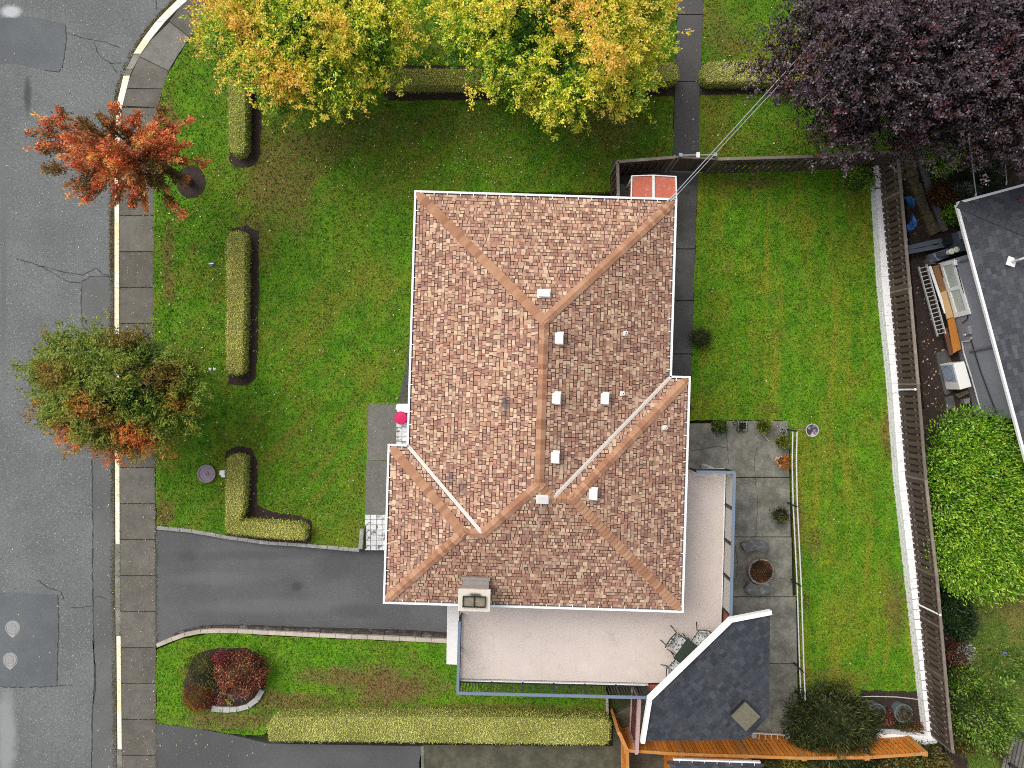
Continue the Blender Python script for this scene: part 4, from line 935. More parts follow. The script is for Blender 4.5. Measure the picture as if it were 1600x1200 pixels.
# white painted block wall below the long fence
t = NT('white_painted_block', .7, .25); c = t.mix(t.noise(4, 5, .7), (.76, .76, .76), (.85, .85, .85))
c = t.mix(t.math('MULTIPLY', t.step(t.noise(7, 5, .85), .60, .63), .75), c, (.09, .085, .08))
M['block'] = t.done(t.mix(t.math('MULTIPLY', t.step(t.noise(1.1, 5, .7), .6, .72), .5), c, (.36, .40, .40)))
def block_wall(name, label, line, thick, courses, ch_, L=.42):
    pts = [Vector((*P(x, y, 0)[:2], 0)) for x, y in line]; r = thing(name, (pts[0] + pts[-1]) / 2, label, 'wall')
    mes = []
    for k_ in range(6):
        b = MB(); ex_ = random.uniform(-.05, .10); b.box((0, thick / 2 + ex_ / 2, 0), (L - .024, thick + ex_, ch_ - .02)); mes.append(mesh_only(b, 'wall_block', M['block']))
    m = MB()
    for a, b in zip(pts[:-1], pts[1:]):
        d = (b - a).normalized(); nn = Vector((-d.y, d.x, 0)); m.bar(a + nn * thick / 2 + Vector((0, 0, courses * ch_ / 2 - .06)), b + nn * thick / 2 + Vector((0, 0, courses * ch_ / 2 - .06)), thick - .03, courses * ch_ - .02)
    m.build('mortar_core', simple('dark_mortar', (.07, .065, .06), .95), r)
    for j in range(courses):
        for a, b in zip(pts[:-1], pts[1:]):
            d = (b - a).normalized(); LL = (b - a).length; n = max(1, round(LL / L))
            for i in range(n):
                s_ = (i + .5 + (.5 if j % 2 else 0)) * LL / n
                if s_ > LL: continue
                child('wall_block', random.choice(mes), r, a + d * s_ + Vector((0, 0, ch_ * (j + .5) - .05 + random.uniform(-.004, .004))), math.atan2(d.y, d.x))
    return r
WL = [(1358.5, 262), (1360, 300), (1369, 450), (1384, 600), (1395, 750), (1412, 900), (1440, 1150)]
block_wall('block_wall', 'long white painted block wall at the foot of the dark fence', WL[::-1][:1] + WL[::-1][1:], .30, 3, .175) if False else block_wall('block_wall', 'long white painted block wall at the foot of the dark fence', WL, .38, 3, .175)
block_wall('block_wall', 'short white painted block wall before the orange fence, beside the barrel bed', [(1440, 1141), (1352, 1137)], .30, 3, .175)
for x, y, x2, y2 in ((1404, 609, 1430, 608.5), (1434, 944, 1469, 961)):
    r = thing('white_pipe', P(x, y, .55), 'white pipe laid over the dark fence %s' % ('halfway along the back lawn' if y < 700 else 'near the orange fence corner'), 'pipe'); m = MB(); m.tube([P(x, y, .5), P(x2, y2, 1.86)], .035, 8); m.tube([P(x2, y2, 1.86), Vector(P(x2, y2, 1.86)) + Vector((.05, 0, -.05))], .045, 8); m.build('tube', M['white'], r)

# orange fence along the south side, and its return
M['orange'] = wood_material('orange_stained_cedar', (.66, .22, .03), 1, (.76, .34, .08), .4, .22)
M['orange_cap'] = wood_material('worn_orange_cap', (.50, .22, .06), 1, (.55, .38, .22), .6, .15)
board_fence('cedar_fence', 'orange stained cedar fence behind the dark porch and the aluminium ladder', [(979, 1172), (1066, 1178), (1165, 1181), (1256, 1184), (1354, 1183), (1445, 1177)], .0, 1.7, M['orange'], M['orange'], pitch=.165, bw=.14, cap_mat=M['orange_cap'], both=False, inner=1, cap=(.12, .05), post_w=.19)
board_fence('cedar_fence', 'short orange cedar fence running away from the pink railing corner', [(967.5, 1145), (980, 1172), (981, 1260)], .0, 1.72, M['orange'], M['orange'], pitch=.165, bw=.14, cap_mat=M['orange_cap'], both=False, inner=1, cap=(.13, .05), post_w=.12)
M['pink'] = wood_material('faded_pink_paint', (.50, .33, .31), 1, (.42, .3, .28), .3, .1); M['maroon'] = wood_material('maroon_boards', (.15, .07, .06), 1, (.2, .11, .1), .3)
board_fence('slat_screen', 'maroon slatted screen with a faded pink top rail beside the porch', [(999, 1092), (995, 1176)], .05, 1.9, M['maroon'], M['maroon'], pitch=.2, bw=.15, cap_mat=M['pink'], both=False, inner=1, cap=(.13, .06))
# neighbour's little shed with orange walls
sh = thing('garden_shed', P(1120, 1240), 'small neighbour shed with orange walls, white gutter and dark shingled roof', 'shed')
z = 2.1
m = MB(); m.prism([P(x, y, z)[:2] for x, y in ((1056, 1190), (1180, 1195), (1180, 1290), (1056, 1290))], -.1, z - .1); m.build('wall', M['orange'], sh)
O = Vector(P(1052, 1188.5, z)); X = (Vector(P(1188, 1193, z)) - O); L = X.length; X.normalize(); Yd = Vector((X.y, -X.x, .4)).normalized()
mb = MB(); base = MB(); nn = X.cross(Yd); nn = nn if nn.z > 0 else -nn
shingle_face(mb, base, lambda a, b, l: tuple(O + X * a + Yd * b + nn * l), 0, L, 1.6, [[(0, 1, 0)]], .145, GREY, .2, .34, gap=(.004, .03))
tag(mb.build('shingles', M['grey_shingle'], sh), kind='stuff'); base.build('shade_underlay', M['grey_gap'], sh)
m = MB(); m.bar(O + Vector((0, .05, -.02)), O + X * L + Vector((0, .05, -.02)), .06, .1)
for i in range(7): m.bar(O + X * (L * (i + .5) / 7) + Vector((0, .05, .035)), O + X * (L * (i + .5) / 7) + Vector((0, -.08, .035)), .02, .015)
m.build('gutter', M['white'], sh)
m = MB(); m.prism([tuple((O + X * a + Yd * b)[:2]) for a, b in ((0, 0), (L, 0), (L, 1.6), (0, 1.6))], z - .1, [z - .01, z - .01, z + .58, z + .58], True); m.build('roof_deck', M['orange'], sh)

# ---------------------------------------------------------------- concrete patio, pipe railing, pots and planters
M['patio'] = concrete_material('patio_concrete', (.235, .228, .19), .95, .45, moss=(.11, .11, .075), per_object=.1, speck=.35)
pat = bpy.data.objects.new('patio', None); COL.objects.link(pat); tag(pat, kind='structure')
for x0, x1, y0, y1 in ((1000, 1134, 661, 745), (1134, 1232, 657, 746), (1000, 1234, 746, 839), (1000, 1237, 839, 932.5), (1000, 1244, 932.5, 1037), (1000, 1246, 1037, 1150)):
    m = MB(); m.prism(px_line([(x0 + .5, y0 + .6), (x0 + .5, y1 - .6), (x1 - .5 + (y1 - y0) * .02, y1 - .6), (x1 - .5, y0 + .6)]), GZ, random.uniform(.014, .022)); m.build('paving_slab', M['patio'], pat, bevel=.012)
for cpts in ([(1080, 704), (1100, 701), (1120, 697), (1137, 700)], [(1132, 662), (1136, 690), (1138, 725)], [(1182, 700), (1178, 720), (1180, 746), (1184, 790), (1180, 839)], [(1240, 1090), (1220, 1092), (1208, 1100), (1206, 1125)], [(1150, 905), (1152, 880), (1148, 850)], [(1215, 902), (1238, 910)], [(1209, 930), (1212, 922), (1206, 917)]):
    q = resample([Vector((*P(x, y)[:2], 0)) for x, y in cpts], .12)
    for p in q: p.x += random.uniform(-.02, .02); p.y += random.uniform(-.02, .02)
    m = MB(); m.ribbon(q, [random.uniform(.006, .022) for _ in q], .026); m.build('crack', M['tar'], pat)
M['pipe_white'] = simple('weathered_white_pipe', (.55, .54, .57), .5, .15, 3)
rl = thing('pipe_railing', P(1236, 870), 'white double pipe railing on dark posts between patio and back lawn', 'railing')
RB = [(1230.5, 671), (1229.5, 720), (1231, 785), (1237, 905), (1241, 1035), (1243, 1078)]
for zz, mt in ((.97, 'white'), (.55, 'white')):
    m = MB(); m.tube([(*P(x, y)[:2], zz) for x, y in RB], .028, 8); m.build('pipe', M['pipe_white'], rl)
for x, y in (RB[0], RB[2], RB[3], RB[4], RB[5]):
    q = P(x, y); m = MB(); m.bar((q[0] - .03, q[1], -.1), (q[0] - .03, q[1], 1.0), .05, .05); m.build('post', M['black_metal'], rl)
# bird bath dish on a tall pole
c = P(1268, 672, 2.0); r = thing('bird_feeder', (c[0], c[1], 0), 'round dark bird feeder dish on a tall thin pole at the patio corner', 'bird feeder')
m = MB(); m.tube([(c[0], c[1], -.1), (c[0], c[1], 2.0)], .014, 8); m.build('pole', M['galv'], r)
m = MB(); m.lathe((c[0], c[1], 1.96), [(.03, 0), (.2, .03), (.245, .10), (.225, .10), (.17, .055), (.02, .05)], 24); m.build('dish', simple('dark_glaze', (.055, .04, .055), .3, .3, 9, dirt=(.5, .5, .5)), r)
m = MB()
for k_ in range(24):
    a0, a1 = k_ * math.pi / 12, (k_ + 1) * math.pi / 12; m.bar((c[0] + .24 * math.cos(a0), c[1] + .24 * math.sin(a0), 2.065), (c[0] + .24 * math.cos(a1), c[1] + .24 * math.sin(a1), 2.065), .025, .02)
m.build('rim', M['alu'], r)
GRN = [(.02, .035, .008), (.06, .10, .012), (.13, .19, .02)]; YGR = [(.05, .07, .01), (.14, .18, .015), (.30, .32, .03)]; ORG = [(.12, .06, .01), (.45, .14, .015), (.62, .26, .04)]
DRK = [(.008, .012, .006), (.025, .03, .015), (.06, .06, .03)]
def pot(px, py, rad, h, mat, stops, label, n=420, fr=9, square=False, fh=.32, off=(0, 0)):
    c = P(px, py, .02); r = thing('plant_pot', c, label, 'plant pot', 'potted plants on the patio'); m = MB()
    if square:
        for s in (-1, 1): m.box((c[0] + s * (rad - .02), c[1], h / 2), (.04, rad * 2, h)); m.box((c[0], c[1] + s * (rad - .02), h / 2), (rad * 2 - .084, .04, h - .004))
    else: m.lathe((c[0], c[1], -.0), [(rad * .7, 0), (rad, h), (rad, h + .02), (rad * .86, h + .02), (rad * .82, h - .06)], 20)
    m.build('pot', mat, r); m = MB(); m.lathe((c[0], c[1], h * .5), [(rad * .8, 0), (rad * .8, h * .38), (0.01, h * .4)], 14); m.build('compost', M['soil'], r)
    shrub('', '', (px + off[0], py + off[1]), (fr, fr), fh, stops, n, .11, z0=h * .8, parent=r, core=False, seed=int(px), up=.6, part='foliage', width=.35)
M['pot_dark'] = simple('dark_pot', (.04, .038, .036), .7); M['pot_white'] = simple('white_pot', (.72, .72, .72), .4, .06)
pot(1119, 666, .2, .36, M['pot_dark'], GRN, 'dark square planter of green leaves, nearest the house at the patio edge', square=True, off=(6, 1))
pot(1157, 665, .18, .3, M['galv'], DRK, 'grey square planter with bare dark stems at the patio edge', square=True, n=160, fr=6, fh=.15)
pot(1188, 665, .19, .34, M['pot_dark'], YGR, 'round dark pot of yellow-green foliage at the patio edge', off=(5, 1))
pot(1218, 674, .17, .36, M['galv'], [(.3, .3, .3), (.6, .6, .6)], 'small grey pot with white stones by the pipe railing corner', n=60, fr=4, fh=.08)
pot(1217, 690, .2, .34, M['pot_dark'], YGR, 'round pot with a domed yellow-green plant by the pipe railing', off=(6, 0))
pot(1216, 719, .2, .4, M['pot_white'], ORG, 'white pot of orange flowers by the pipe railing', fr=8, off=(8, 2))
pot(1216, 804, .28, .3, M['pot_dark'], [(.02, .03, .01), (.05, .06, .02), (.16, .18, .05)], 'wide dark bowl of mixed foliage halfway along the pipe railing', fr=11, off=(3, 0))
r = thing('walking_stick', P(1198, 684), 'pale bamboo stick lying on the patio by the potted plants', 'stick'); m = MB(); m.tube([P(1189, 676, .04), P(1196, 682, .04), P(1202, 690, .04)], .016, 6); m.build('cane', simple('bamboo', (.55, .52, .33), .6), r)
# round barrel planter with two curved concrete benches
c = P(1184, 889, .02); r = thing('round_planter', c, 'round stone planter filled with rust-red ground cover between two curved benches', 'planter')
m = MB(); m.lathe((c[0], c[1], 0), [(.5, 0), (.53, .42), (.53, .45), (.47, .45), (.45, .36)], 28); m.build('stone_ring', simple('grey_stone', (.20, .19, .165), .9, .4, 14, bump=.6, dirt=(.40, .38, .33)), r)
m = MB(); m.lathe((c[0], c[1], .3), [(.455, 0), (.455, .08), (.01, .11)], 20); m.build('soil', M['soil'], r)
shrub('', '', (1189, 891), (16.5, 16.5), .16, [(.03, .018, .008), (.10, .045, .012), (.25, .075, .012), (.12, .08, .03)], 1700, .05, z0=.38, parent=r, core=False, seed=2, clumpy=.5)
M['bench'] = simple('dark_exposed_concrete', (.095, .097, .095), .9, .4, 14, bump=.5, dirt=(.28, .28, .27))
for sgn, cy_, lab in ((1, 852, 'curved grey concrete bench above the round planter, toward the back lawn steps'), (-1, 922, 'curved grey concrete bench below the round planter, toward the porch')):
    cc_ = P(1181 if sgn > 0 else 1186, cy_, .42); r = thing('curved_bench', (cc_[0], cc_[1], .02), 'curved grey concrete bench on the patio side nearest the %s' % ('deck railing start' if sgn > 0 else 'dark porch roof'), 'bench', 'curved benches')
    R0, R1 = .62, 1.05; ctr = Vector((cc_[0], cc_[1] - sgn * (R0 + R1) / 2)); arc = [math.radians(90 * sgn + a) for a in range(-36, 37, 8)]
    o_ = [(ctr.x + R1 * math.cos(a), ctr.y + R1 * math.sin(a)) for a in arc]; i_ = [(ctr.x + R0 * math.cos(a), ctr.y + R0 * math.sin(a)) for a in arc]
    m = MB(); m.prism(o_ + i_[::-1], .34, .43, True); m.build('seat', M['bench'], r, bevel=.012)
    for a in (arc[1], arc[-2]):
        q = (ctr.x + (R0 + R1) / 2 * math.cos(a), ctr.y + (R0 + R1) / 2 * math.sin(a)); m = MB(); m.box((q[0], q[1], .18), (.3, .14, .34), a); m.build('leg', M['bench'], r)

# ---------------------------------------------------------------- front of the house: walk, step, tiles, stool, handrail
fw = bpy.data.objects.new('front_walk', None); COL.objects.link(fw); tag(fw, kind='structure')
M['walk'] = concrete_material('front_walk_concrete', (.155, .15, .135), .4, .8, per_object=.06, speck=.8)
for a, b, x in ((632, 719.5, 576), (720.5, 803, 573)):
    m = MB(); m.prism(px_line([(x, a), (x - 2.5, b), (660, b), (660, a)]), GZ, .032); m.build('paving_slab', M['walk'], fw, bevel=.01)
m = MB(); m.prism(px_line([(640, 520), (634, 575), (626, 610), (620, 632), (660, 632), (660, 520)]), GZ, .026); structure('dark_strip', m, M['path'])
t = NT('marbled_tile', .35, .4); M['tile'] = t.done(t.mix(t.step(t.noise(6, 5, .7), .42, .6), t.mix(t.orand(), (.50, .51, .52), (.72, .73, .73)), t.mix(t.step(t.orand(), .55, .75), (.62, .63, .63), (.13, .13, .135))))
def tiles(name, label, px0, py0, nx, ny, sx, sy, z, gap=.8, drop=0.0):
    c = P(px0 + nx * sx / 2, py0 + ny * sy / 2, z); r = thing(name, (c[0], c[1], z - .1), label, 'steps'); m = MB()
    m.prism([P(x, y, z)[:2] for x, y in ((px0, py0), (px0 + nx * sx, py0), (px0 + nx * sx, py0 + ny * sy), (px0, py0 + ny * sy))], -.5, z - .02); m.build('base', M['kerb_bare'], r)
    for i in range(nx):
        for j in range(ny):
            zz = z - drop * (j // 2); x, y = px0 + i * sx, py0 + j * sy; m = MB(); m.prism([P(a, b, z)[:2] for a, b in ((x + gap / 2, y + gap / 2), (x + sx - gap / 2, y + gap / 2), (x + sx - gap / 2, y + sy - gap / 2), (x + gap / 2, y + sy - gap / 2))], zz - .06, zz); m.build('tile', M['tile'], r)
tiles('tiled_step', 'white marbled tile landing beside the front door under the eave', 619, 660, 3, 6, 9, 7.5, .16)
tiles('tiled_steps', 'black and white tiled steps down to the driveway at the lawn corner', 570, 804, 6, 7, 9, 8, .06)
r = thing('door_step', P(627, 638, .1), 'plain white step slab beside the pink stool at the front door', 'step'); m = MB(); m.prism([P(x, y, .22)[:2] for x, y in ((620, 631), (655, 631), (655, 645), (622, 645), (618, 638))], 0, .22); m.build('slab', M['white'], r, bevel=.02)
c = P(626, 653, .5); r = thing('garden_stool', (c[0], c[1], .14), 'bright pink round garden stool by the front door', 'stool')
M['pink_gloss'] = simple('magenta_paint', (.52, .012, .10), .4, .12, 6)
m = MB(); m.lathe((c[0], c[1], .42), [(.02, 0), (.25, .02), (.27, .05), (.25, .075), (.08, .085), (.01, .085)], 26); m.build('seat', M['pink_gloss'], r, smooth=False)
for k_ in range(3):
    a = k_ * 2.09 + .4; m = MB(); m.tube([(c[0] + .2 * math.cos(a), c[1] + .2 * math.sin(a), .03), (c[0] + .1 * math.cos(a), c[1] + .1 * math.sin(a), .44)], .018, 6); m.build('leg', M['pink_gloss'], r)
r = thing('handrail', P(569, 838), 'short black iron handrail beside the tiled steps', 'handrail')
m = MB(); m.tube([P(571, 822, .85), P(571, 857, .6)], .02, 6); m.build('rail', M['black_metal'], r)
for y, h in ((822, .85), (834, .77), (846, .68), (857, .6)):
    a = P(571, y, h); m = MB(); m.tube([(a[0], a[1], -.45), a], .014, 6); m.build('baluster', M['black_metal'], r)
# stone edging of the driveway
M['stone'] = simple('rough_grey_stone', (.26, .25, .235), .95, .35, 10, bump=.7, dirt=(.42, .41, .39))
def stone_edge(name, label, line, w, z0f, z1, mat, L=.45, rag=.03):
    q = resample([Vector((*P(x, y)[:2], 0)) for x, y in line], L); r = thing(name, q[len(q) // 2], label, 'edging')
    for a, b in zip(q[:-1], q[1:]):
        d = (b - a).normalized(); n = Vector((-d.y, d.x, 0)) * w / 2; j = lambda: random.uniform(-rag, rag); e = d * .004
        pts = [a + n * (1 + j() * 4) + e, b + n * (1 + j() * 4) - e, b - n * (1 + j() * 4) - e, a - n * (1 + j() * 4) + e]; m = MB(); m.prism([(p.x, p.y) for p in pts], z0f, z1 + j() * .4); m.build('edging_stone', mat, r, bevel=.012)
    return r
stone_edge('stone_edging', 'rough grey stone edging between front lawn and driveway', [(246, 824), (300, 829.5), (356, 839.5), (420, 848), (480, 852), (562, 859)], .15, -.75, .06, M['stone'])
stone_edge('stone_edging', 'rough grey stone upright edging beside the handrail and tiled steps', [(565, 856), (567, 825)], .17, -.7, .22, M['stone'])
M['pale_conc'] = concrete_material('pale_wall_concrete', (.50, .44, .37), .5, .72, per_object=.08)
stone_edge('concrete_kerb', 'pale curved concrete kerb between driveway and the lower lawn', [(246, 1008), (270, 998), (290, 991), (315, 986), (345, 985), (372, 985.5), (420, 988), (500, 992), (600, 996), (699, 1001)], .16, -.8, .09, M['pale_conc'], .7, .008)
M['dark_face'] = simple('dark_kerb_face', (.055, .045, .042), .95, .5, 10, bump=.7, dirt=(.2, .19, .17))
stone_edge('rock_footing', 'dark rough rock footing along the driveway side of the pale kerb', [(270, 993.5), (290, 986.5), (315, 981.8), (345, 980.8), (372, 981.3), (420, 983.8), (500, 987.8), (600, 991.8), (697, 996.5)], .13, -.8, -.05, M['dark_face'], .5, .05)
stone_edge('brick_edging', 'crumbling pale brick edging at the end of the lower lawn', [(948, 1085), (949, 1116)], .12, -.3, .05, M['pale_conc'], .12, .03)
# small things on the front lawn
c = P(323, 740, .1); r = thing('bird_bath', (c[0], c[1], .01), 'low round mauve stone bird bath on the front lawn by the corner hedge', 'bird bath')
m = MB(); m.lathe((c[0], c[1], -.02), [(.2, 0), (.26, .08), (.37, .13), (.375, .16), (.33, .16), (.30, .12), (.22, .135), (.2, .12), (.1, .125), (.07, .17), (.04, .17), (.035, .14)], 28); m.build('basin', simple('mauve_stone', (.25, .20, .25), .7, .3, 16, bump=.4), r)
c = P(349.5, 740, .15); r = thing('garden_marker', c[:2] + (0,), 'small white block marker beside the bird bath and hedge', 'marker'); m = MB(); m.box((c[0], c[1], .1), (.17, .3, .22)); m.box((c[0] - .03, c[1] + .04, .22), (.22, .2, .05)); m.build('block', M['white'], r, bevel=.02)
c = P(331, 413, .05); r = thing('sprinkler', c[:2] + (.01,), 'small blue and white sprinkler lying on the front lawn', 'sprinkler'); m = MB(); m.lathe((c[0], c[1], .01), [(.09, 0), (.08, .06), (.03, .1)], 10); m.build('base', simple('blue_plastic', (.12, .22, .42), .4), r); m = MB(); m.bar((c[0] - .1, c[1], .12), (c[0] + .1, c[1] + .03, .12), .03, .03); m.build('arm', M['white'], r)
for x, y in ((328, 577), (335, 577)):
    c = P(x, y, .03); r = thing('paper_scrap', c[:2] + (.012,), 'white scrap on the lawn, the one nearer the %s' % ('green and red tree' if x < 330 else 'straight clipped hedge'), 'litter', 'white scraps'); m = MB(); m.mesh([(c[0] - .06, c[1] - .05, .02), (c[0] + .05, c[1] - .06, .05), (c[0] + .07, c[1] + .05, .02), (c[0] - .04, c[1] + .07, .06), (c[0], c[1], .09)], [(0, 1, 4), (1, 2, 4), (2, 3, 4), (3, 0, 4)]); m.build('scrap', M['white'], r)

# ---------------------------------------------------------------- red awning store by the fence corner
z = 2.2; aw = thing('awning_shelter', P(1020, 290), 'red panelled lean-to shelter with white ribs against the house end', 'shelter')
t = NT('red_roof_sheet', .45, .4); M['red_sheet'] = t.done(t.mix(t.math('MULTIPLY', t.step(t.noise(5, 5, .7), .55, .75), .6), t.mix(t.noise(3, 4), (.46, .105, .06), (.58, .16, .10)), (.68, .50, .36)))
a0, a1, a2, b0, b1, b2 = (987, 275), (1021, 274), (1056, 276), (986, 316), (1021, 317), (1057, 318)
for q in ((a0, a1, b1, b0), (a1, a2, b2, b1)):
    v = [Vector(P(*q[0], z)), Vector(P(*q[1], z)), Vector(P(*q[2], z + .25)), Vector(P(*q[3], z + .25))]; m = MB(); m.prism([(p.x, p.y) for p in v], [p.z - .03 for p in v], [p.z for p in v], True); m.build('roof_panel', M['red_sheet'], aw)
for p, q, w in ((a1, b1, .09), (a0, b0, .05), (a2, b2, .05), (a0, a1, .04), (a1, a2, .04)):
    m = MB(); za = z + .03; zb = za + (.25 if q[1] > 300 else 0); m.bar(P(*p, za), P(*q, zb), w, .05); m.build('rib', M['white'], aw)
for x, y in ((989, 277), (1021, 277), (1054, 278)):
    q = P(x, y, z); m = MB(); m.bar((q[0], q[1], -.1), (q[0], q[1], z - .02), .08, .08); m.build('post', M['white'], aw)
m = MB(); q = [P(x, y, z)[:2] for x, y in ((989, 278), (1054, 279), (1054, 316), (989, 316))]; m.prism(q, -.1, 1.9); m.build('store_wall', M['redbrown'], aw)
M['bin'] = simple('grey_green_bin', (.10, .115, .115), .5, .15)
for x, y, rr, lab in ((971, 296, .23, 'round grey bin in the fenced corner beside the red shelter'), (980, 300, .15, 'pale green bin squeezed between the grey bin and the red shelter')):
    c = P(x, y, .9); r = thing('dustbin', c[:2] + (0,), lab, 'bin'); m = MB(); m.lathe((c[0], c[1], -.05), [(rr * .8, 0), (rr, .85)], 20); m.build('body', M['bin'], r); m = MB(); m.lathe((c[0], c[1], .79), [(rr * 1.08, 0), (rr * 1.08, .05), (rr * .7, .1), (.05, .12)], 20); m.bar((c[0] - .08, c[1], .93), (c[0] + .08, c[1], .93), .03, .03); m.build('lid', M['bin'], r)
m = MB(); m.prism(px_line([(957, 250), (1052, 250), (1052, 320), (957, 320)]), GZ, .018); structure('corner_yard', m, M['sideslab'])

# service cables from the house corner over the gate
M['cable'] = simple('grey_cable', (.33, .34, .35), .5, .1)
for i, (e, lab) in enumerate((((1240, 98), 'pale overhead service cable nearest the gate, from house corner to purple tree'), ((1248, 99), 'thinner overhead service cable running beside its twin to the purple tree'))):
    A = Vector(P(1054 + 6 * i, 303 - i, 4.75)); D = Vector(P(*e, 6.2)); E = D + (D - A) * .8; n = 14; pts = []
    for j in range(n + 1):
        f = j / n; q = A.lerp(E, f); q.z -= .5 * math.sin(math.pi * f); pts.append(q)
    r = thing('service_cable', A, lab, 'cable', 'overhead cables'); m = MB(); m.tube(pts, .015 - .003 * i, 6); m.build('wire', M['cable'], r)
    m = MB(); m.bar(A, A + Vector((-.25, -.25, -.1)), .04, .04); m.build('anchor', M['galv'], r)

# ---------------------------------------------------------------- neighbour on the right: house, lean-to, clutter
nb = thing('neighbour_house', P(1590, 480), 'neighbouring house with dark grey shingle roof and white gutter beyond the fence', 'house')
NE = 2.9
g0, g1, g2 = Vector(P(1497, 319, NE)), Vector(P(1606, 722, NE)), Vector(P(1640, 281, NE))
X = (g1 - g0); L = X.length; X.normalize(); inn = Vector((-X.y, X.x, 0)); inn = inn if inn.x > 0 else -inn; T2 = (g2 - g0).normalized()
def nmap(a, b, l): return tuple(g0 + X * a + inn * b + Vector((0, 0, .36 * b + l)))
mb = MB(); base = MB(); shingle_face(mb, base, nmap, 0, L + 6, 5.0, [[(1, -1, 0), (0, 1, 0)]], .145, [(.055, .058, .068), (.068, .072, .082), (.046, .05, .058), (.08, .083, .092), (.06, .064, .074)], .18, .34, gap=(0, .014), thick=.016)
tag(mb.build('shingles', M['grey_shingle'], nb), kind='stuff'); base.build('shade_underlay', M['grey_gap'], nb)
Xn = -X.cross(Vector((0, 0, 1))); 
def nmap2(a, b, l): return tuple(g0 + inn * a + X * b + Vector((0, 0, .36 * b + l)))
mb = MB(); base = MB(); shingle_face(mb, base, nmap2, 0, 9, 5.0, [[(1, -1, 0), (0, 1, 0)]], .145, [(.055, .058, .068), (.068, .072, .082), (.046, .05, .058), (.08, .083, .092)], .18, .34, gap=(0, .014), thick=.016)
# turn faces so they look up whichever way the map winds
tag(mb.build('shingles', M['grey_shingle'], nb), kind='stuff'); base.build('shade_underlay', M['grey_gap'], nb)
for a, b in ((g0, g0 + X * (L + 6)), (g0, g0 + inn * 8.5)):
    m = MB(); o_ = -inn if a is g0 and (b - a).dot(X) > 1 else -X; m.bar(a + o_ * .05 - Vector((0, 0, .03)), b + o_ * .05 - Vector((0, 0, .03)), .09, .11); m.build('gutter', M['white'], nb)
OV = .4
def wall_hit(px, py, out=0.0):
    '''picture point on the neighbour's visible wall'''
    c0 = g0 + inn * (OV - out); dx, dy = (px - 800) / FPX, (600 - py) / FPX
    k_ = (inn.x * c0.x + inn.y * c0.y) / (inn.x * dx + inn.y * dy); return Vector((dx * k_, dy * k_, CAM_H - k_))
wend = (wall_hit(1590, 655) - g0).dot(X)
ws = (wall_hit(1497, 402) - g0).dot(X)
wq = [g0 + X * ws + inn * OV, g0 + X * wend + inn * OV, g0 + X * wend + inn * 8, g0 + X * .5 + inn * 8, g0 + X * .5 + inn * 2.6, g0 + X * ws + inn * 2.6]
M['sheet'] = simple('blue_grey_siding', (.245, .255, .285), .5, .07, 2.5)
m = MB(); m.prism([(p.x, p.y) for p in wq], -.3, NE + .1); m.build('wall', M['sheet'], nb)
wq = [g0 + X * (wend + .01) + inn * 1.3, g0 + X * (L + 5.5) + inn * 1.3, g0 + X * (L + 5.5) + inn * 8, g0 + X * (wend + .01) + inn * 8]
m = MB(); m.prism([(p.x, p.y) for p in wq], -.3, NE + .1); m.build('recessed_wall', M['sheet'], nb)
m = MB(); m.prism([tuple((g0 + X * a + inn * b)[:2]) for a, b in ((0, 0), (L + 6, 0), (L + 6, 2.7), (0, 2.7))], NE - .1, NE - .01, True); m.build('soffit', M['white'], nb)
hc = cap_mesh(math.atan(.36) * .7, .3, .16)
HA_, HB_ = g0 + Vector((0, 0, .02)), g0 + (X + inn) * 5 + Vector((0, 0, 1.82)); dv = HB_ - HA_; xx = dv.normalized(); yy = Vector((0, 0, 1)).cross(xx).normalized(); zz_ = xx.cross(yy); er = Matrix((xx, yy, zz_)).transposed().to_euler()
hc.materials[0] = simple('grey_cap', (.06, .063, .072), .9, .2, 12)
for i in range(int(dv.length / .22)): child('ridge_cap', hc, nb, HA_ + xx * (.22 * i), rot=er)
# vent mast lying on its flashing with a stay wire
q = nmap(2.6, 1.05, .05); vm = thing('vent_mast', q, 'white bent vent mast with square flashing on the dark neighbouring roof', 'vent mast')
m = MB(); m.box(q, (.33, .33, .03), math.radians(-18)); m.build('flashing', M['white'], vm)
q = Vector(q); m = MB(); m.tube([q, q + Vector((.05, .02, .35)), q + Vector((.72, .28, .95))], .045, 8); m.tube([q + Vector((.68, .26, .92)), q + Vector((.76, .29, .98))], .06, 8); m.build('pipe', M['alu'], vm)
m = MB(); m.tube([q + Vector((.15, .25, .5)), q + Vector((.35, .42, .6)), q + Vector((.6, .35, .8))], .012, 6); m.build('coil', M['galv'], vm)
m = MB(); e = q + Vector((.62, .26, .9)); m.tube([e, e + Vector((-.05, 1.4, 1.1)), e + Vector((-.12, 3.0, 2.2))], .01, 5); m.build('stay_wire', M['alu'], vm)
for (x, y, x2, y2), lab in (((1513, 210, 1525, 302), 'grey stay wire beside the green shrub, ending at the neighbour gutter'), ((1568, 228, 1573, 283), 'short pale wire hanging from the purple tree above the neighbour gutter')):
    a, b = P(x, y, 5.6), P(x2, y2, 3.45); r = thing('stay_wire', a, lab, 'wire'); m = MB(); m.tube([a, b], .016, 5); m.tube([b, (b[0] + .02, b[1] - .12, b[2] - .05)], .03, 5); m.build('wire', M['cable'], r)
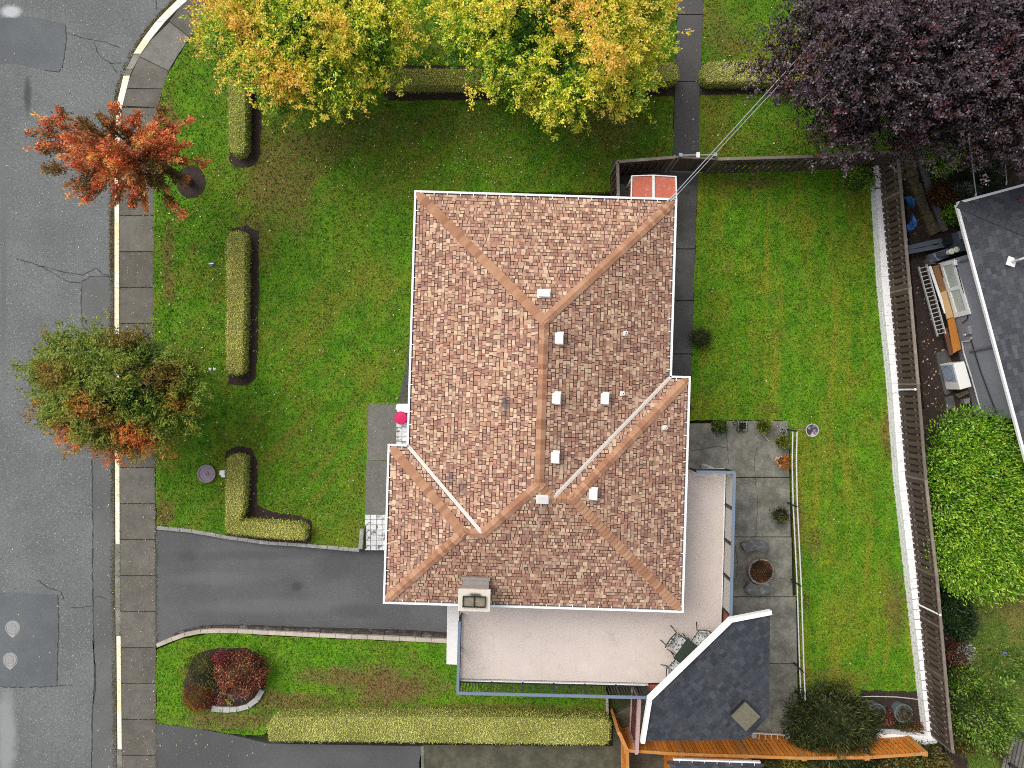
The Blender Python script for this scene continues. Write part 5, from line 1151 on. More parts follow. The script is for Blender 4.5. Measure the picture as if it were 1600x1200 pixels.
# window, pipes and cables fixed to the neighbour's wall
M['pale_glass'] = simple('pale_green_glass', (.46, .52, .47), .15, .08, 2, spec=.5)
wi = bpy.data.objects.new('window', None); COL.objects.link(wi); wi.parent = nb; wi.location = wall_hit(1490, 450) - wloc(nb)
def CF(u, v, o): return wall_hit(1468 + 24 * u + 25.5 * v, 411 - 6 * u + 85 * v, o)
def wquad(name, q, o0, o1, mat, par):
    u0, v0, u1, v1 = q; m = MB(); fr = [CF(u0, v0, 0), CF(u1, v0, 0), CF(u1, v1, 0), CF(u0, v1, 0)]; a = [p - inn * o1 for p in fr]; b = [p - inn * o0 for p in fr]
    m.mesh(a + b, [(0, 1, 2, 3), (7, 6, 5, 4)] + [(i, 4 + i, 4 + (i + 1) % 4, (i + 1) % 4) for i in range(4)]); return m.build(name, mat, par)
for q in ((0, 0, .22, 1), (.84, 0, 1, 1), (.22, 0, .84, .07), (.22, .47, .84, .53), (.22, .92, .84, 1)): wquad('frame', q, -.02, .07, M['white'], wi)
for q in ((.22, .07, .84, .47), (.22, .53, .84, .92)): wquad('pane', q, -.02, .03, M['pale_glass'], wi)
def wtube(name, pts, r_, mat, o=.05):
    m = MB(); m.tube([wall_hit(x, y, o) for x, y in pts], r_, 8); return m.build(name, mat, nb)
M['rib'] = simple('dark_downpipe', (.13, .14, .165), .5)
wtube('downpipe', [(1515, 549), (1536, 545), (1560, 540)], .045, M['rib']); wtube('downpipe', [(1497, 410), (1510, 406), (1522, 402)], .035, M['rib'])
wtube('cable', [(1517, 531), (1521, 545), (1532, 580), (1544, 612), (1557, 646)], .022, M['black_metal'])
wtube('cable', [(1492, 408), (1497, 425), (1506, 460), (1511, 480), (1512, 498), (1503, 505)], .018, M['black_metal'])
wtube('refrigerant_pipe', [(1518, 528), (1514, 533), (1503, 534), (1506, 552), (1518, 590), (1532, 640)], .035, M['alu'])
m = MB(); c = wall_hit(1513, 516, .05); m.box(c, (.12, .34, .26), math.radians(12)); m.build('meter_box', M['sheet'], nb, bevel=.02)
m = MB(); c = wall_hit(1492, 411, .08); m.box(c, (.14, .2, .16), math.radians(12)); m.build('outdoor_light', M['white'], nb, bevel=.02)
m = MB(); c = wall_hit(1508, 523, .05); m.lathe((c.x, c.y, c.z - .05), [(.05, 0), (.05, .1), (.02, .12)], 10); m.build('tap', M['alu'], nb)
# stacked timber
def plank(pts, z, th, mat, lab):
    q = [P(x, y, z)[:2] for x, y in pts]; c = (sum(p[0] for p in q) / 4, sum(p[1] for p in q) / 4); r = thing('timber_plank', (*c, z - th), lab, 'plank', 'planks stacked by the skylight box'); m = MB(); m.prism(q, z - th, z, True); m.build('board', mat, r, bevel=.008)
W1, W2, W3, W4 = [wood_material(n_, c_, 1, w_, .4, .08) for n_, c_, w_ in (('brown_plank', (.25, .13, .055), (.33, .2, .1)), ('fresh_plank', (.60, .40, .19), (.66, .48, .26)), ('orange_plank', (.50, .19, .035), (.56, .26, .08)), ('dark_plank', (.13, .06, .035), (.2, .1, .06)))]
r = thing('timber_rack', P(1475, 480), 'low dark trestle holding the stacked planks and ladder by the fence', 'rack'); 
for y in (425, 470, 520):
    x = 1448 + (y - 415) * .33; m = MB(); m.bar(P(x, y, .32), P(x + 34, y - 6, .32), .1, .08); m.build('beam', W4, r)
    for dx in (2, 32): q = P(x + dx, y - dx * .18, .3); m = MB(); m.bar((q[0], q[1], -.1), (q[0], q[1], .33), .08, .08); m.build('leg', W4, r)
plank([(1457, 416), (1466, 414), (1480, 456), (1471, 459)], .42, .06, W1, 'brown plank beside the white frame, nearest the patch of dark cloth')
plank([(1466, 413), (1471, 411), (1486, 449), (1481, 450)], .44, .07, W4, 'narrow dark brown plank against the skylight box')
plank([(1451, 416), (1455, 415), (1480, 489), (1476, 490)], .43, .05, M['white'], 'thin white board lying between ladder and brown planks')
plank([(1470, 457), (1479, 454), (1490, 495), (1480, 499)], .44, .06, W2, 'fresh pale plank halfway along the skylight box')
plank([(1479, 456), (1482, 455), (1493, 493), (1490, 494)], .45, .06, W1, 'narrow brown plank beside the fresh pale plank')
plank([(1481, 500), (1491, 495), (1502, 545), (1490, 552)], .44, .06, W3, 'orange plank nearest the heat pump')
plank([(1474, 515), (1480, 512), (1490, 553), (1484, 556)], .43, .06, W4, 'dark red-brown plank beside the orange plank')
# ladders
def ladder(A, B, w, n, lab, z):
    A, B = Vector(P(*A, z)), Vector(P(*B, z)); d = (B - A).normalized(); s = Vector((-d.y, d.x, 0)) * w / 2; r = thing('ladder', (A + B) / 2 - Vector((0, 0, .04)), lab, 'ladder')
    for k_ in (-1, 1): m = MB(); m.bar(A + s * k_, B + s * k_, .035, .09); m.build('stile', M['alu'], r)
    rm = MB(); rm.tube([(0, -w / 2, 0), (0, w / 2, 0)], .017, 6); me = mesh_only(rm, 'rung', M['alu'])
    for i in range(n): child('rung', me, r, A + (B - A) * ((i + .5) / n), math.atan2(d.y, d.x))
ladder((1441, 415), (1471, 524), .34, 17, 'aluminium extension ladder lying beside the timber and the dark fence', .42)
ladder((1172, 1151.5), (1238, 1155), .34, 7, 'aluminium ladder lying between the dark porch and orange fence', .4)
for x in (1178, 1230):
    q = P(x, 1153, .3); r = thing('ladder_block', q[:2] + (0,), 'grey block under the ladder end nearest the %s' % ('porch roof hatch' if x < 1200 else 'dark evergreen shrub'), 'block', 'ladder blocks'); m = MB(); m.box((q[0], q[1], .17), (.2, .42, .36)); m.build('block', M['stone'], r, bevel=.01)
# heat pump on a slab
hz = .95; hpmp = thing('heat_pump', P(1500, 588), 'white heat pump box with blue-grey fan grille on a mossy slab', 'heat pump')
m = MB(); q = [P(x, y, hz)[:2] for x, y in ((1490, 568), (1507, 564.5), (1518.5, 604), (1500.5, 609))]; m.prism(q, .06, hz); m.build('case', simple('heat_pump_white', (.74, .74, .71), .4, .04), hpmp, bevel=.02)
A, B = Vector((*q[0], 0)), Vector((*q[3], 0)); dd = (B - A); fn = Vector((dd.y, -dd.x, 0)).normalized(); fn = fn if fn.x < 0 else -fn
m = MB(); a, b = A + dd * .05 + fn * .012, A + dd * .66 + fn * .012
m.bar(a + Vector((0, 0, .5)), b + Vector((0, 0, .5)), .03, .78); m.build('grille', simple('grille_blue_grey', (.30, .36, .44), .5, .15, 14), hpmp)
fc = (a + b) / 2 + fn * .02; m = MB()
for k_ in range(24):
    t0, t1 = k_ * math.pi / 12, (k_ + 1) * math.pi / 12; e1 = dd.normalized()
    m.bar(fc + e1 * .3 * math.cos(t0) + Vector((0, 0, .5 + .3 * math.sin(t0))), fc + e1 * .3 * math.cos(t1) + Vector((0, 0, .5 + .3 * math.sin(t1))), .02, .02)
m.build('fan_ring', simple('ring_grey', (.2, .24, .3), .5), hpmp)
m = MB(); m.prism(px_line([(1461, 552), (1478, 546), (1500, 600), (1478, 618), (1474, 615)]), GZ, .05); structure('pump_slab', m, M['sideslab'])
for pts, lab in (([(1475, 621), (1488, 617), (1492, 640), (1478, 640)], 'square dark concrete paver beside the heat pump slab'), ([(1489, 616), (1510, 610), (1512, 614), (1497, 622)], 'thin olive board lying below the heat pump'), ([(1501, 624), (1510, 621), (1510, 630), (1502, 631)], 'small pale box on the soil below the heat pump')):
    q = px_line(pts); r = thing('loose_paver', (*q[0], 0), lab, 'paver'); m = MB(); m.prism(q, -.05, .06 if 'paver' in lab else (.09 if 'board' in lab else .22)); m.build('slab', M['sideslab'] if 'paver' in lab else (simple('olive_board', (.16, .14, .08), .8) if 'board' in lab else M['galv']), r)
# blue tarpaulin, dark bench and cans
t = NT('blue_tarp', .45, .4); M['tarp'] = t.done(t.mix(t.noise(8, 5, .7), (.02, .10, .33), (.05, .20, .52)))
def crumple(name, px, py, pts, mat, lab, cat, h=.12):
    c = P(px, py); r = thing(name, (*c[:2], -.02), lab, cat); n = len(pts); q = px_line(pts); m = MB(); rings = []
    for f, z in ((1, 0), (.8, h), (.45, h * .7), (.15, h * 1.2)): rings.append([(c[0] + (x - c[0]) * f * random.uniform(.9, 1.1), c[1] + (y - c[1]) * f * random.uniform(.9, 1.1), max(-.02, z * random.uniform(.5, 1.4) - .02)) for x, y in q])
    vs = sum(rings, []); fs = []
    for i in range(3):
        for k_ in range(n): fs.append((i * n + k_, i * n + (k_ + 1) % n, (i + 1) * n + (k_ + 1) % n, (i + 1) * n + k_))
    fs.append(tuple(range(3 * n, 4 * n))); m.mesh(vs, fs); m.build('sheet', mat, r)
crumple('tarpaulin', 1422, 314, [(1412, 308), (1420, 306), (1428, 312), (1429, 322), (1424, 325), (1418, 316)], M['tarp'], 'small crumpled blue tarpaulin behind the dark fence, under the purple tree', 'tarpaulin')
crumple('tarpaulin', 1424, 350, [(1414, 353), (1422, 348), (1426, 334), (1432, 346), (1431, 355), (1422, 363), (1415, 362)], M['tarp'], 'larger crumpled blue tarpaulin nearest the black bench', 'tarpaulin')
bn = thing('work_bench', P(1460, 382), 'dark blue-grey plank bench with black tray beside the neighbour gutter', 'bench'); M['slate'] = simple('slate_blue', (.085, .10, .13), .5, .2, 6)
for a, b, w in (((1419, 387), (1477, 374), .18), ((1420, 394), (1478, 383), .16)):
    m = MB(); m.bar(P(*a, .55), P(*b, .55), w, .05); m.build('plank', M['slate'], bn)
for x, y in ((1424, 391), (1450, 385), (1472, 380)):
    q = P(x, y, .5); m = MB(); m.bar((q[0], q[1], -.1), (q[0], q[1], .54), .3, .1); m.build('leg', M['slate'], bn)
m = MB(); m.prism([P(x, y, .8)[:2] for x, y in ((1476, 368), (1496, 361), (1500, 376), (1479, 383))], 0, .8); m.build('tray', M['black_metal'], bn)
gb = thing('grey_cabinet', P(1500, 385), 'low grey cabinet with dark top under the neighbour eave', 'cabinet')
m = MB(); m.prism([P(x, y, 1.2)[:2] for x, y in ((1496, 362), (1507, 359), (1514, 390), (1480, 398), (1478, 390), (1502, 383))], -.1, 1.2); m.build('body', M['slate'], gb)
m = MB(); m.prism([P(x, y, 1.25)[:2] for x, y in ((1498, 361), (1506, 359), (1509, 371), (1501, 374))], 1.18, 1.26); m.build('top_panel', M['sheet'], gb)
for x, y, lab in ((1486.5, 393, 'pale lidded tub on the grey cabinet, beside a larger one'), (1494, 390, 'larger pale lidded tub on the grey cabinet')):
    c = P(x, y, 1.4); r = thing('lidded_tub', (c[0], c[1], 1.2), lab, 'tub'); m = MB(); m.lathe((c[0], c[1], 1.19), [(.09, 0), (.10, .2), (.115, .21), (.115, .24), (.09, .25)], 16); m.build('tub', simple('pale_plastic', (.62, .62, .52), .5), r)
m = MB(); m.prism([P(x, y, .5)[:2] for x, y in ((1457, 396), (1481, 388), (1484, 401), (1466, 408))], -.1, .5); r = thing('storage_box', P(1470, 398), 'blue-grey storage box beside the skylight frame', 'box'); m.build('body', simple('box_blue_grey', (.21, .22, .29), .6), r, bevel=.015)
crumple('cloth_heap', 1452, 410, [(1444, 408), (1452, 402), (1460, 404), (1463, 412), (1455, 417), (1446, 416)], simple('dark_cloth', (.12, .12, .125), .9, .3, 9), 'grey cloth heap at the head of the ladder', 'cloth', .4)
# concrete edging and mossy rock border in the shade of the purple tree
stone_edge('concrete_kerb', 'grey concrete kerb running down the shady bed to the neighbour bench', [(1425, 190), (1434, 235), (1447, 285), (1462, 325), (1475, 362)], .24, -.3, .12, simple('shade_concrete', (.15, .15, .145), .9, .3, 6, dirt=(.08, .09, .04)), .9, .01)
stone_edge('rock_border', 'mossy brown rock border beside the concrete kerb', [(1406, 195), (1412, 240), (1428, 290), (1444, 335), (1460, 366)], .45, -.3, .14, simple('mossy_rock', (.105, .085, .045), .95, .6, 14, bump=.8, dirt=(.2, .18, .13)), .38, .07)
# sunken bed with two barrels and a hose
for x, y, lab in ((1411, 1114, 'grey-blue half barrel in the corner bed, against the white wall'), (1369, 1113, 'grey-blue half barrel tucked beside the dark evergreen shrub')):
    c = P(x, y, .4); r = thing('half_barrel', c[:2] + (0,), lab, 'barrel'); m = MB(); m.lathe((c[0], c[1], -.05), [(.3, 0), (.38, .47), (.38, .5), (.335, .5), (.32, .34)], 24); m.build('staves', simple('grey_blue_stave', (.11, .135, .14), .8, .3, 10), r)
    shrub('', '', (x + 3, y + 3), (10, 10), .25, [(.02, .015, .008), (.05, .05, .015), (.12, .06, .02)], 300, .09, z0=.3, parent=r, core=False, seed=int(x), up=.5)
r = thing('garden_hose', P(1390, 1092), 'pale bent hose arching over the corner bed from wall to shrub', 'hose'); m = MB(); m.tube([P(1337, 1089, .55), P(1365, 1088, .62), P(1400, 1089, .62), P(1425, 1091.5, .58), P(1440, 1094, .55)], .02, 6); m.build('tube', simple('pale_hose', (.42, .42, .36), .6), r)
# weathered boards and balls on the neighbour's lawn
wb = thing('wooden_deck', P(1580, 1170), 'weathered grey plank deck in the corner beyond the fence', 'deck'); Wg = wood_material('grey_plank', (.17, .155, .14), 1, (.27, .25, .23), .5)
for i in range(7):
    a, b = (1582 + i * 5.5 - 3, 1143 + i * 4), (1566 + i * 5.5 - 2, 1215 + i * 4); m = MB(); m.bar(P(*a, .3), P(*b, .3), .115, .04); m.build('plank', Wg, wb)
m = MB(); m.bar(P(1586, 1140, .33), P(1630, 1168, .33), .12, .12); m.bar(P(1572, 1190, .22), P(1620, 1220, .22), .1, .5); m.build('beam', M['black_metal'], wb)
for x, y, c_, lab in ((1569, 1021, (.2, .22, .5), 'small blue ball on the neighbour lawn'), (1541, 1077, (.62, .28, .24), 'small pink ball on the lawn by the pale green tree')):
    c = P(x, y, .08); r = thing('ball', (c[0], c[1], .012), lab, 'ball'); m = MB(); m.lathe((c[0], c[1], .01), [(.1 * math.sin(k_ * math.pi / 10) + .001, .1 - .1 * math.cos(k_ * math.pi / 10)) for k_ in range(11)], 16); m.build('shell', simple('ball_%d' % x, c_, .4), r, smooth=True)

# ---------------------------------------------------------------- hedges
HG = [(0.197, 0.238, 0.04), (0.395, 0.428, 0.079), (0.638, 0.635, 0.146), (0.791, 0.746, 0.214)]
HGg = [(0.163, 0.232, 0.032), (0.325, 0.401, 0.066), (0.534, 0.588, 0.109), (0.681, 0.68, 0.164)]
HY_ = [(0.194, 0.227, 0.049), (0.408, 0.43, 0.087), (0.657, 0.657, 0.173), (0.748, 0.758, 0.272)]
hedge('clipped_hedge', 'straight clipped hedge on the front lawn with soil along one side, opposite the sidewalk', [(355, 372), (360, 363), (377, 363), (382, 372), (381, 480), (378, 577), (373, 583), (358, 582), (354, 574), (355, 480)], .65, HG, seed=21, spots=.45)
hedge('clipped_hedge', 'short clipped hedge ending under the yellow tree nearest the road', [(358, 80), (378, 80), (382, 140), (383, 228), (377, 239), (364, 238), (358, 228)], .65, HGg, seed=22)
hedge('clipped_hedge', 'L-shaped clipped hedge at the driveway corner of the front lawn', [(355, 720), (360, 713), (379, 713), (382, 719), (379, 795), (374, 814), (468, 820), (477, 826), (476, 842), (440, 841), (358, 833), (353, 826)], .62, HG, seed=23, spots=.35)
hedge('clipped_hedge', 'long clipped hedge beneath the rounder yellow tree, up to the path', [(604, 115), (612, 109), (735, 109), (900, 106), (1050, 99), (1059, 105), (1059, 122), (1050, 126), (900, 130), (735, 133), (612, 133), (605, 129)], .65, HG, seed=24)
hedge('clipped_hedge', 'clipped hedge across the path from the long one, running under the purple tree', [(1098, 108), (1106, 98), (1240, 96), (1300, 95), (1300, 126), (1240, 127), (1106, 127), (1098, 120)], .65, HY_, seed=25)
hedge('clipped_hedge', 'longest yellow-green hedge, between the lower lawn and neighbour driveway', [(419, 1134), (431, 1122), (480, 1120), (700, 1120), (860, 1122), (947, 1124), (953, 1130), (952, 1155), (946, 1163), (800, 1161), (600, 1158), (421, 1157)], .75, HY_, seed=26, spots=.12)

# ---------------------------------------------------------------- trees
YEL = [(.045, .13, .012), (.12, .28, .02), (.34, .55, .03), (.70, .74, .055), (.88, .78, .09), (.88, .66, .09)]
def yellow_tone(shift, orange):
    def f(pos, rel, tone, t):
        n = len(pos); k = tone + shift + .3 * np.sin(pos[:, 0] * 2.3) * np.sin(pos[:, 1] * 1.9 + 1) + .06 * rel[:, 1]
        c = pal(YEL[:5], k); o = pal([(.70, .56, .045), (.90, .62, .075), (.90, .52, .10)], k); w = np.clip((k - .5) * 2.2 + orange(rel) + RNG.normal(0, .25, n), 0, 1)[:, None]
        return c * (1 - w) + o * w
    return f
tree('maple_tree', 'yellow and orange autumn tree nearest the road, over the short hedge', (470, 26), (150, 122), 1.6, 6.4, YEL, 320, 20, 28, .092, seed=31, clump_r=.55, shoot_len=.55, tipness=.55,
     color_fn=yellow_tone(.0, lambda rel: -.75 - .7 * rel[:, 0] + .2 * rel[:, 1]), lump_amp=.2)
tree('maple_tree', 'yellow autumn tree between the red shelter and the road tree, beside the asphalt path', (868, 20), (168, 145), 1.6, 6.6, YEL, 340, 20, 28, .092, seed=32, clump_r=.55, shoot_len=.55, tipness=.55,
     color_fn=yellow_tone(.03, lambda rel: -1.4 + .3 * rel[:, 1]), lump_amp=.2)
PUR = [(0.0062, 0.0035, 0.0044), (0.0158, 0.0079, 0.0106), (0.0317, 0.0176, 0.0229), (0.0581, 0.037, 0.044), (0.1056, 0.0748, 0.088)]
def purple(pos, rel, tone, t):
    c = pal(PUR, tone * .9, .25); n = len(pos); g = np.sin(pos[:, 0] * 2.1 + 1) * np.sin(pos[:, 1] * 1.8 + 2) + RNG.normal(0, .35, n)
    r = (g > 1.0)[:, None] & (RNG.random(n) < .5)[:, None]; c = np.where(r, pal([(.14, .012, .015), (.24, .03, .035)], RNG.random(n)), c)
    b = (RNG.random(n) < .035)[:, None]; return np.where(b, pal([(.16, .06, .02), (.10, .07, .02)], RNG.random(n)), c)
tree('copper_beech_tree', 'great dark purple copper beech overhanging the fence corner, pale branches showing', (1370, 58), (140, 165), 2.6, 8.2, PUR, 340, 18, 28, .09, seed=41, clump_r=.7, shoot_len=.6, mat='leaf_gloss', color_fn=purple, trunk_r=.24, lump_amp=.22, bark='pale_bark', limb_show=14, width=.62, base_px=(1330, 120), inner=.35)
tree('copper_beech_tree', 'dark purple beech crown over the neighbour gutter and green shrubs', (1590, 78), (125, 158), 2.8, 8.0, PUR, 280, 18, 28, .09, seed=42, clump_r=.7, shoot_len=.6, mat='leaf_gloss', color_fn=purple, trunk_r=.2, lump_amp=.2, bark='pale_bark', limb_show=6, width=.62, base_px=(1440, 150), inner=.35)
# street trees
def autumn_green(pos, rel, tone, t):
    n = len(pos); c = pal([(.025, .06, .009), (.07, .14, .014), (.14, .23, .022), (.24, .30, .035)], tone)
    red = .6 * (-rel[:, 1]) - .3 + .6 * np.sin(pos[:, 0] * 2.4 + 2) * np.sin(pos[:, 1] * 2.6) + RNG.normal(0, .22, n) - .15 * np.abs(rel[:, 0] + .05)
    w = np.clip(red * 1.6, 0, 1)[:, None]; o = pal([(.16, .035, .012), (.46, .08, .02), (.68, .17, .03)], tone)
    b = np.clip(np.sin(pos[:, 0] * 1.9) * np.sin(pos[:, 1] * 2.1 + 1) * 1.1 - .15, 0, .7)[:, None]; c = c * (1 - b) + pal([(.10, .045, .015), (.24, .12, .02)], tone) * b
    return c * (1 - w) + o * w
tree('dogwood_tree', 'round street tree turning from green to red beside the kerb', (188, 612), (106, 82), 2.0, 5.2, None, 230, 17, 24, .11, base_px=(262, 612), seed=51, clump_r=.5, shoot_len=.42, color_fn=autumn_green, trunk_r=.11, width=.34, lump_amp=.17, inner=.2, droop=.25)
# spiky orange red tree: long arching branches
def spiky_tree():
    global RNG; keep = RNG; RNG = np.random.default_rng(61)
    b = Vector(P(297, 284)); root = thing('cherry_tree', b, 'spreading street tree with long spiky orange-red branches over the road', 'tree')
    hub = Vector(P(205, 250, 4.6)); hub2 = Vector((b.x, b.y, 2.6)); m = MB(); m.tube([b - Vector((0, 0, .1)), b.lerp(hub2, .5), hub2, hub2.lerp(hub, .6)], [.16, .12, .1, .07], 10); m.build('trunk', M['bark'], root, smooth=True)
    tips = [((50, 178), 4.9), ((92, 176), 5.6), ((42, 203), 4.8), ((60, 226), 5.0), ((38, 231), 4.6), ((68, 268), 4.9), ((100, 292), 4.4), ((105, 308), 4.6), ((128, 318), 4.2), ((150, 178), 5.8), ((180, 168), 6.0), ((215, 176), 5.6), ((258, 178), 4.8), ((296, 186), 4.4), ((300, 224), 4.8), ((330, 252), 4.0), ((280, 250), 5.0), ((292, 282), 4.2), ((285, 338), 3.9), ((262, 300), 4.6), ((230, 330), 4.2), ((205, 322), 4.8), ((180, 318), 4.8), ((140, 245), 6.2), ((110, 215), 6.0), ((175, 225), 6.6), ((215, 225), 6.5), ((240, 205), 5.8), ((250, 262), 5.6), ((200, 280), 5.9), ((155, 290), 5.4), ((120, 262), 5.8), ((90, 245), 5.5), ((170, 260), 6.3), ((270, 215), 5.2), ((135, 195), 5.9), ((225, 300), 5.2)]
    lm = MB(); P_, A_, T_, Z_ = [], [], [], []
    for (px, py), z in tips:
        e = Vector(P(px, py, z)); s = hub2.lerp(hub, RNG.uniform(.3, .9)); mid = s.lerp(e, .5) + Vector((0, 0, .35)); pts = []
        for i in range(9):
            f = i / 8; pts.append(s.lerp(mid, f).lerp(mid.lerp(e, f), f))
        lm.tube(pts, [.035 * (1 - .85 * i / 8) for i in range(9)], 5, caps=False); L = (e - s).length
        subs = [(pts, 1.0)]
        for k in range(int(5 + L * 1.7)):
            i = int(RNG.integers(2, 8)); q = pts[i]; d = (e - s).normalized(); w = Vector((RNG.normal(0, .5), RNG.normal(0, .5), RNG.normal(0.1, .25))) + d * 1.25; l = RNG.uniform(.35, .85) * (1.1 - .07 * i)
            subs.append(([q, q + w.normalized() * l * .5 + Vector((0, 0, .04)), q + w.normalized() * l], .6))
        for sp_, wgt in subs:
            n = 300 if wgt == 1 else 75; sp = np.array([tuple(v) for v in sp_]); tt = RNG.uniform(.25 if wgt == 1 else .1, 1, n); x = tt * (len(sp) - 1); i = np.minimum(x.astype(int), len(sp) - 2); f = (x - i)[:, None]
            q = sp[i] * (1 - f) + sp[i + 1] * f; dirv = sp[i + 1] - sp[i]; fat = (.13 if wgt == 1 else .10) * (1.12 - tt)[:, None] + .02
            P_.append(q + RNG.normal(0, 1, (n, 3)) * fat); A_.append(unit(unit(dirv) + RNG.normal(0, .55, (n, 3)))); T_.append(tt * (.55 if wgt < 1 else .8) + RNG.normal(0, .12, n) + (.12 if wgt == 1 else 0)); 
    lm.build('limbs', M['bark'], root, smooth=True)
    pos = np.vstack(P_); ax = np.vstack(A_); tt = np.concatenate(T_); n = len(pos)
    hz_ = (pos[:, 2] - 4.2) / 2.2; tone = tt + .18 * hz_ + .25 * np.sin(pos[:, 0] * 2.2) * np.sin(pos[:, 1] * 2.7 + 1)
    c = pal([(.08, .11, .02), (.22, .12, .035), (.52, .11, .05), (.78, .18, .07), (.86, .32, .09), (.88, .48, .12)], tone)
    g = np.clip(.9 * np.sin(pos[:, 0] * 1.6 + 2.2) * np.sin(pos[:, 1] * 1.9 + .4) - .1 + .3 * (.5 - tt), 0, .9)[:, None]; c = c * (1 - g) + pal([(.04, .07, .012), (.10, .13, .03)], tone) * g
    leaves('crown', pos, ax, np.array([0, 0, 1.]) + RNG.normal(0, .5, (n, 3)), .095 * RNG.uniform(.7, 1.3, n), .45, c, M['leaf'], root); RNG = keep
spiky_tree()
# big clipped laurel and other greenery on the right
LAU = [(.03, .085, .008), (.09, .21, .014), (.19, .37, .022), (.32, .50, .05)]
LAY = [(0.028, 0.087, 0.009), (0.084, 0.214, 0.014), (0.178, 0.377, 0.022), (0.393, 0.561, 0.051)]
shrub('laurel_bush', 'big dense bright green laurel mound behind the long fence', (1536, 782), (98, 150), 2.6, LAY, 52000, .135, seed=71, boxy=2.7, mat='leaf_gloss', lump_amp=.08, width=.36, clumpy=.16, fuzz=.09, up=.5)
shrub('evergreen_shrub', 'dark feathery evergreen shrub before the orange fence at the patio end', (1298, 1132), (74, 60), 1.7, [(.008, .014, .004), (.022, .035, .008), (.05, .065, .015), (.10, .10, .03)], 9000, .2, seed=72, lump_amp=.2, width=.2, clumpy=.25, fuzz=.1)
shrub('round_shrub', 'small bright green round shrub at the top of the white wall', (1340, 281), (23, 19), .8, LAU, 2200, .07, seed=73)
shrub('round_shrub', 'bright green shrub in the shady bed under the purple tree', (1471, 243), (29, 34), 1.3, LAU, 4200, .085, seed=74, lump_amp=.16)
shrub('round_shrub', 'dull dark green shrub beneath the purple crown, beside the neighbour house', (1540, 262), (34, 34), 1.1, [(.012, .02, .006), (.03, .055, .012), (.06, .09, .02)], 3600, .09, seed=75, lump_amp=.16)
shrub('fern', 'yellow-green fern above the bright shrub in the shady bed', (1471, 204), (22, 16), .8, [(.03, .035, .008), (.08, .085, .015), (.17, .15, .03)], 800, .26, seed=76, cat='fern', width=.14, core=False, up=.15, ax_out=1.4)
shrub('round_shrub', 'little green shrub at the corner of the neighbour gutter', (1489, 335), (14, 15), .9, LAU, 1300, .09, seed=77)
shrub('grey_shrub', 'pale grey-green shrub beside the rust-leaved patch at the neighbour corner', (1508, 300), (22, 13), .7, [(.03, .05, .03), (.10, .13, .09), (.22, .26, .2)], 1300, .1, seed=78)
shrub('rust_shrub', 'low rust-brown shrub between the concrete kerb and neighbour gutter', (1470, 303), (22, 17), .6, [(.03, .015, .008), (.10, .04, .015), (.20, .09, .03)], 1500, .09, seed=79)
shrub('leafy_plant', 'dark green plant in the shade between the fern and the beech', (1477, 165), (20, 18), 1.0, [(.01, .02, .006), (.03, .06, .012), (.07, .11, .02)], 1400, .1, seed=80)
shrub('round_shrub', 'little dark round shrub on the side path edge by the house', (1095, 528), (16, 16), .55, [(.02, .028, .01), (.05, .075, .012), (.09, .12, .02)], 1500, .06, seed=81, clumpy=.4)
for i, (x, y, rx, ry, h, st, n, lab) in enumerate([(1486, 935, 18, 26, 1.1, 0, 2200, 'dark glossy shrub beside the laurel, behind the long fence'), (1497, 972, 22, 26, .9, 0, 2200, 'dark green sprawling shrub behind the fence near the white pipe'), (1492, 1020, 12, 20, .6, 1, 900, 'low reddish plant in the border behind the long fence'),
      (1500, 1018, 14, 14, .5, 2, 700, 'silvery plant in the narrow border behind the fence'), (1503, 1062, 22, 24, 1.0, 3, 2000, 'light green leafy shrub by the pink ball'), (1530, 1115, 48, 44, 2.2, 3, 5200, 'broad light green shrub in the neighbour corner beyond the fence'), (1560, 1035, 44, 26, 2.4, 3, 1500, 'loose pale green sapling near the blue ball'), (1500, 1150, 26, 22, 1.0, 4, 2000, 'mixed green and rust shrub at the end of the long fence'),
      (1420, 1186, 52, 24, 1.9, 4, 4600, 'mixed autumn shrub over the orange fence end'), (1240, 1200, 36, 18, .9, 5, 1500, 'yellow-green strappy grass clump behind the orange fence'), (1325, 1200, 40, 16, .9, 0, 1700, 'dark green plants behind the orange fence, under the evergreen'), (1552, 1150, 22, 30, .7, 6, 1300, 'brown dry plant beside the weathered plank deck')]):
    st = [[(.008, .018, .006), (.02, .05, .012), (.05, .09, .025)], [(.05, .01, .01), (.12, .03, .03), (.14, .08, .03)], [(.1, .12, .1), (.3, .32, .28), (.45, .46, .4)], [(.03, .07, .01), (.10, .19, .02), (.22, .34, .05)], [(.02, .035, .01), (.08, .10, .02), (.20, .12, .03), (.12, .15, .03)], [(.05, .07, .01), (.20, .20, .03), (.4, .36, .06)], [(.03, .022, .012), (.09, .06, .03), (.15, .12, .06)]][st]
    shrub('border_shrub' if 'grass' not in lab else 'grass_clump', lab, (x, y), (rx, ry), h, st, n, .12 if 'grass' not in lab else .3, seed=90 + i, lump_amp=.28, width=.45 if 'grass' not in lab else .1, core=h < 2.3 and 'grass' not in lab, fuzz=.1, up=.5)
shrub('rust_plant', 'rust-red low plant between the two half barrels', (1388, 1118), (12, 13), .3, [(.06, .015, .01), (.2, .05, .025), (.3, .12, .05)], 600, .07, seed=122, core=False)
shrub('rust_plant', 'rust-red leafy patch against the short white wall', (1425, 1135), (20, 8), .3, [(.06, .015, .01), (.22, .06, .03), (.14, .12, .03)], 700, .07, seed=123, core=False)
shrub('green_plant', 'green low plant at the foot of the half barrel by the white wall', (1410, 1132), (11, 8), .3, [(.02, .04, .01), (.08, .12, .02)], 400, .07, seed=124, core=False)
